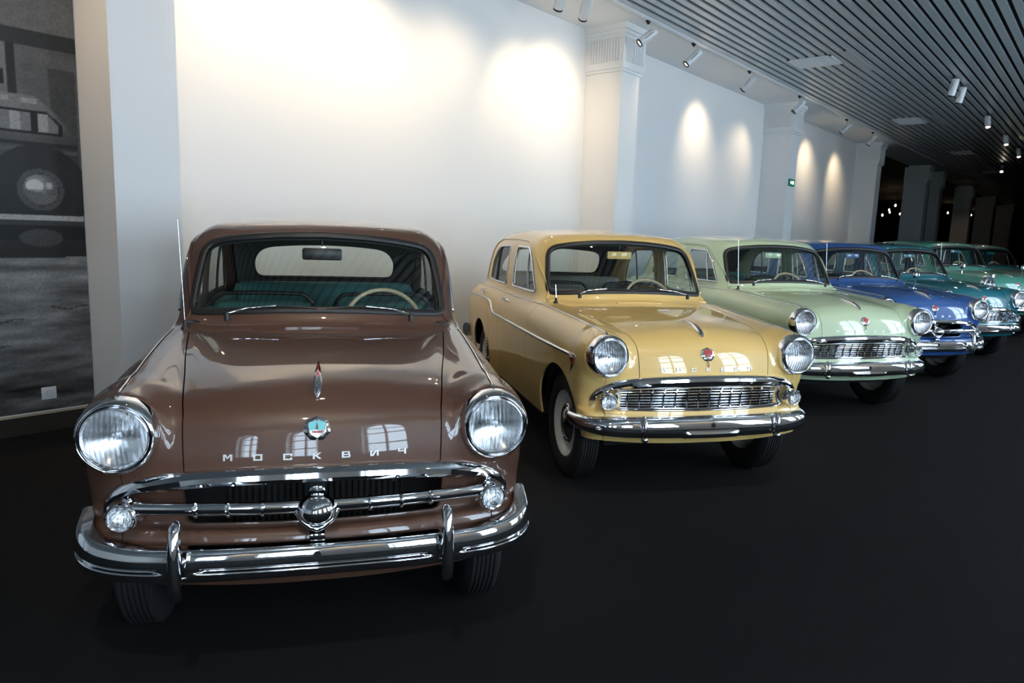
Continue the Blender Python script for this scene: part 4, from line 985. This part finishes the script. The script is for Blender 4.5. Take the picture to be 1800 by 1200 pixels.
    me.loops.add(len(Fq)*4); me.loops.foreach_set('vertex_index', Fq.ravel().astype(np.int32)); me.polygons.add(len(Fq)); me.polygons.foreach_set('loop_start', np.arange(0, len(Fq)*4, 4, dtype=np.int32)); me.update(calc_edges=True)
    ca = me.color_attributes.new('print', 'FLOAT_COLOR', 'POINT'); v = np.clip(1.75*L.ravel()**1.28, .006, .8)*.60
    ca.data.foreach_set('color', np.stack([v, v*.99, v*.985, np.ones_like(v)], 1).ravel().astype(np.float32))
    m, nt, b_ = nmat('printed_photograph'); setp(b_, rough=.5, spec=.3); at = nt.nodes.new('ShaderNodeVertexColor'); at.layer_name = 'print'; nt.links.new(at.outputs['Color'], b_.inputs['Base Color'])
    me.materials.append(m); return me
root = empty('mural', (0, WALL_Y, 0)); tag(root, 'huge black-and-white photograph mural of an old car on a street', 'mural')
mo = ob('print', mural(), root, None, (0, -WALL_Y-.002, 0))
ob('backing', box_mesh('backing', (-1.6, -.007, .149), (1.996, -.001, CEIL_Z-.009), M['black']), root)

# wall socket on the mural
so = empty('wall_socket', (1.703, WALL_Y-.006, .272)); tag(so, 'white square wall socket low on the mural', 'socket')
bm = bmesh.new(); add_box(bm, (-.047, -.012, -.044), (.047, 0, .044), .004); ob('plate', bm_mesh('plate', bm, M['lamp_white'], smooth=True), so)
ob('socket_ring', lathe('socket_ring', [(-.012, .024), (-.0155, .024), (-.0155, .020), (-.008, .019), (-.008, 0)], 24, M['letter']), so)
for s in (-1, 1): ob('pin_hole', lathe('pin_hole', [(-.0085, 0), (-.0085, .003), (-.006, .003)], 8, M['black']), so, None, (s*.0095, 0, 0))

# exit sign on the third pillar
ex = empty('exit_sign', (14.60, FRONT_Y, 2.675)); tag(ex, 'small green exit sign with a white arrow on a white pillar', 'sign')
bm = bmesh.new(); add_box(bm, (-.15, -.03, -.07), (.15, 0, .07), .006); ob('sign_box', bm_mesh('sign_box', bm, M['exit'], smooth=True), ex)
bm = bmesh.new(); bm.faces.new([bm.verts.new(v) for v in ((-.11, -.0305, 0), (-.06, -.0305, -.04), (-.06, -.0305, .04))]); add_box(bm, (-.065, -.0315, -.014), (.10, -.0302, .014))
ob('arrow', bm_mesh('arrow', bm, M['exit_w']), ex)
bm = bmesh.new(); add_box(bm, (.0, -.0315, .022), (.09, -.0302, .034)); add_box(bm, (.0, -.0315, -.034), (.09, -.0302, -.022)); ob('pictogram', bm_mesh('pictogram', bm, M['exit_w']), ex)

# ------------------------------------------------------------------ spot lamps on the ceiling
LAMP = {}
LAMP['mount'] = lathe('mount', [(0, .034), (-.012, .034), (-.045, .012), (-.05, 0)], 16, M['lamp_black'], axis='z')
LAMP['body'] = lathe('lamp_body', [(.0, .0), (.0, .040), (.006, .050), (.03, .052), (.255, .052), (.262, .050)], 28, M['lamp_white'], axis='z')
LAMP['ring'] = lathe('lamp_ring', [(.250, .052), (.270, .0525), (.272, .046), (.262, .040), (.245, .036)], 28, M['lamp_black'], axis='z')
LAMP['glow'] = lathe('lamp_reflector', [(.249, .0), (.249, .037)], 20, M['glow'], axis='z')
LAMP['slot'] = box_mesh('lamp_slot', (.0515, -.003, .06), (.0535, .003, .19), M['lamp_black'])
def spot_lamp(mount, aim, watt, size, blend, label, group, drop=.19, color=(1, .75, .48), glow=True, name='ceiling_spotlight'):
    root = empty(name, mount); tag(root, label, 'spotlight', group)
    ob('mount', LAMP['mount'], root)
    c = Vector((0, 0, -drop)); d = (Vector(aim)-Vector(mount)-c).normalized()
    ob('rod', sweep('rod', np.array([(0, 0, -.03), (0, 0, -drop/2), (0, 0, -drop+.04)]), (1, 0, 0), circ(.004, 6), M['lamp_white']), root)
    R = d.to_track_quat('Z', 'Y').to_matrix().to_4x4(); off = c-d*.13
    b_ = ob('lamp_body', LAMP['body'], root); b_.matrix_local = Matrix.Translation(off) @ R
    ob('lamp_ring', LAMP['ring'], b_); ob('lamp_slot', LAMP['slot'], b_)
    if glow: ob('lamp_reflector', LAMP['glow'], b_)
    l = bpy.data.lights.new('spot', 'SPOT'); l.energy = watt; l.color = color; l.spot_size = radians(size); l.spot_blend = blend; l.shadow_soft_size = .03
    lo = bpy.data.objects.new('spot', l); COL.objects.link(lo); lo.parent = root
    lo.matrix_local = Matrix.Translation(c+d*.17) @ d.to_track_quat('-Z', 'Y').to_matrix().to_4x4()
    return root
ROW1 = [(.55, (1.98, 5.40, 1.7)), (3.05, (3.40, WALL_Y, 2.4)), (4.45, (4.23, WALL_Y, 2.2)), (5.60, (5.50, WALL_Y, 1.6)), (6.35, (6.98, WALL_Y, 2.8)), (6.80, (7.60, WALL_Y, 3.05)), (8.155, (7.15, WALL_Y, 2.85)), (9.40, (8.55, WALL_Y, 2.7)), (11.344, (11.48, WALL_Y, 3.15)), (13.67, (13.2, WALL_Y, 2.8)), (16.63, (16.98, WALL_Y, 3.15)), (18.77, (19.2, WALL_Y, 3.0))]
ROW1_LABEL = ['white spotlight over the mural aimed at the first pillar', 'white spotlight over the brown sedan nearest the mural pillar', 'white spotlight over the brown sedan further from the mural pillar', 'white floodlight over the gap between the brown and the yellow sedan', 'white spotlight tilted at the wall short of the pillar behind the yellow sedan', 'white spotlight hanging nearly upright short of the pillar behind the yellow sedan',
    'white spotlight in front of the pillar capital behind the yellow sedan', 'white spotlight next past the pillar behind the yellow sedan', 'white spotlight midway between two white pillars over the soffit edge', 'white spotlight in front of the capital above the exit sign', 'white spotlight next past the exit sign pillar', 'white spotlight beside the last white pillar']
W1 = [46, 38, 38, 24, 28, 30, 20, 26, 36, 24, 38, 38]
S1 = [95, 140, 140, 150, 96, 92, 95, 88, 84, 88, 84, 84]
for (x, aim), lb, w, sz in zip(ROW1, ROW1_LABEL, W1, S1): spot_lamp((x, 4.785, CEIL_Z-.02), aim, w, sz, 1.0, lb, 'spotlights along the soffit edge')
ROW2 = [(1.6, 'white spotlight on the slats above the brown sedan'), (4.4, 'white spotlight on the slats above the yellow sedan'), (6.9, 'white spotlight on the slats above the pale green sedan'),
        (13.36, 'near one of a close pair of white spotlights on the slats'), (14.07, 'far one of a close pair of white spotlights on the slats'), (17.2, 'white spotlight on the slats beyond the close pair'), (20.2, 'second white spotlight on the slats beyond the close pair'), (22.9, 'third white spotlight on the slats beyond the close pair')]
for x, lb in ROW2: spot_lamp((x, 2.30, CEIL_Z-.02), (x+.35, 3.0, .8) if x < 17 else (x-1.6, 1.7, 1.2), 40, 48, .8, lb, 'spotlights on the slatted ceiling', drop=.16, color=(1, .84, .64))
FILL_ROW = [(-.4, 'added white spotlight brightening the bonnet of the brown sedan'), (2.2, 'added white spotlight brightening the bonnet of the yellow sedan'), (4.9, 'added white spotlight brightening the bonnet of the pale green sedan'), (7.2, 'added white spotlight brightening the bonnet of the royal blue sedan'), (9.8, 'added white spotlight brightening the bonnet of the petrol teal sedan'), (13.2, 'added white spotlight brightening the bonnet of the light turquoise sedan')]  # row of lamps added out of view to brighten the car fronts
for (x, lb), q in zip(FILL_ROW, ((1.5, 2.2), (4.0, 2.1), (6.8, 2.0), (9.0, 1.9), (11.6, 1.8), (15, 1.7))): spot_lamp((x, .05, CEIL_Z-.02), (q[0], q[1], .9), 110, 44, 1.0, lb, 'added spotlights brightening the cars', drop=.16, color=(1, .84, .64))
spot_lamp((27.3, 3.12, CEIL_Z-.02), (24.0, 2.6, 1.0), 30, 60, .6, 'lit white spotlight facing along the far slatted ceiling', 'spotlights on the slatted ceiling', drop=.16)
spot_lamp((33.0, 4.6, CEIL_Z-.02), (36.6, 5.5, 1.2), 8, 50, .8, 'white spotlight lighting the third free-standing column', 'spotlights on the slatted ceiling', drop=.16)

for i in range(8):
    x = WIN_X[i+1]-WIN_STEP/2
    spot_lamp((x, YB+.95, CEIL_Z-.02), (x, YB, 3.1), 26, 80, 1.0, 'white spotlight aimed at the pier between two arched windows', 'spotlights along the window wall')
# ceiling grilles
def vent(x, y, lx, ly, label):
    root = empty('ceiling_vent', (x, y, CEIL_Z-.02)); tag(root, label, 'vent', 'square air grilles in the slatted ceiling')
    bm = bmesh.new()
    for a in (0, 1):
        add_box(bm, (a*(lx-.03), 0, -.012), (a*(lx-.03)+.03, ly, .0)); add_box(bm, (0, a*(ly-.03), -.012), (lx, a*(ly-.03)+.03, 0))
    ob('frame', bm_mesh('frame', bm, M['lamp_white']), root)
    me = box_mesh('slat', (0, 0, -.010), (lx, .010, -.002), M['lamp_white']); me2 = box_mesh('cross_slat', (0, 0, -.009), (.010, ly, -.003), M['lamp_white'])
    for k in range(14): ob('slat', me, root, None, (0, .04+(ly-.08)*k/13, 0))
    for k in range(14): ob('cross_slat', me2, root, None, (.04+(lx-.08)*k/13, 0, 0))
    ob('backing', box_mesh('backing', (0, 0, -.001), (lx, ly, .0), M['slat']), root)
vent(10.98, 3.46, .60, .62, 'square white air grille in the slats near the pillar gap over the green sedan')
vent(17.05, 3.46, .85, .58, 'second square air grille along the slatted ceiling')
vent(23.4, 3.42, .80, .58, 'third square air grille along the slatted ceiling')
vent(29.6, 3.42, .80, .58, 'fourth square air grille along the slatted ceiling')
for i, x in enumerate((10.9, 17.0)):
    bm = bmesh.new(); add_box(bm, (x, 3.19, CEIL_Z-.026), (x+1.35, 3.33, CEIL_Z-.018)); tag(ob('access_panel', bm_mesh('access_panel', bm, M['slat'])), ['flush metal access strip beside the nearest air grille', 'flush metal access strip beside the second air grille'][i], 'panel', 'access strips in the slatted ceiling')
# small bulbs hanging in the dark hall
BULBS = [((1551, 378), 9.0), ((1563, 369), 9.0), ((1564, 373), 10.2), ((1574, 361), 8.2), ((1582, 376), 9.6), ((1666, 374), 8.0), ((1707, 378), 8.0)]
for (px, py), Yb in BULBS:
    r = (px-900)/CAM_F*cR2-(py-600)/CAM_F*cU2+cF; q = np.array([0, 0, CAM_H])+r*(Yb/r[1])
    root = empty('pendant_bulb', (q[0], q[1], q[2])); tag(root, 'tiny warm pendant bulb hanging in the dark side hall', 'lamp', 'pendant bulbs in the dark hall')
    ob('bulb', lathe('bulb', [(-.055, 0), (-.045, .028), (-.01, .045), (.03, .030), (.06, .018)], 12, M['bulb'], axis='z'), root)
    ob('cord', sweep('cord', np.array([(0, 0, .05), (0, 0, 1.0), (0, 0, CEIL_Z-.05-q[2])]), (1, 0, 0), circ(.006, 5), M['lamp_black']), root)

# ------------------------------------------------------------------ the cars
FAB_T, FAB_G, FAB_M = fabric('teal_upholstery', (.035, .135, .125)), fabric('grey_beige_upholstery', (.24, .22, .19)), fabric('blue_grey_upholstery', (.05, .09, .11))
P_BR = paint('brown_paint', (.090, .043, .027)); P_YE = paint('sand_yellow_paint', (.72, .50, .175)); P_GR = paint('pale_green_paint', (.47, .60, .41)); P_BL = paint('royal_blue_paint', (.020, .085, .29))
P_TE = paint('petrol_teal_paint', (.006, .125, .17)); P_TU = paint('turquoise_paint', (.05, .24, .20)); P_DT = paint('deep_teal_paint', (.008, .12, .125))
make_car('chocolate brown vintage sedan with turquoise badge and bar grille', (1.265, 1.832, -.628), P_BR, FAB_T, M['dark'], 'A', M['turq_enamel'])
make_car('sand yellow vintage sedan with white wheel rims and chrome grid grille', (3.746, 1.640, -.630), P_YE, FAB_G, P_YE, 'B', M['red'], moulding=True, antenna='ant_short', mirror_mat=P_YE)
make_car('pale green vintage sedan with chrome grid grille', (6.56, 1.512, -.618), P_GR, FAB_T, P_GR, 'B', M['red'], mirror_mat=P_GR)
make_car('royal blue vintage sedan with bar grille and bumper guards', (8.749, 1.363, -.650), P_BL, FAB_M, P_BL, 'A', M['red'], mirror_mat=P_BL)
make_car('petrol teal vintage sedan beside the royal blue one', (11.30, 1.22, -.630), P_TE, FAB_M, P_TE, 'B', M['red'], mirrors=True, antenna='ant_short', mirror_mat=P_TE)
make_car('light turquoise vintage sedan with round fender mirrors', (14.7, 1.16, -.650), P_TU, FAB_M, P_TU, 'B', M['red'], dz=.08, mirrors=True, mirror_mat=P_TE)
make_car('dark teal vintage sedan at the far end of the row', (17.7, .90, -.62), P_DT, FAB_M, P_DT, 'A', M['red'], dz=.06, antenna='ant_short', mirror_mat=P_TE)
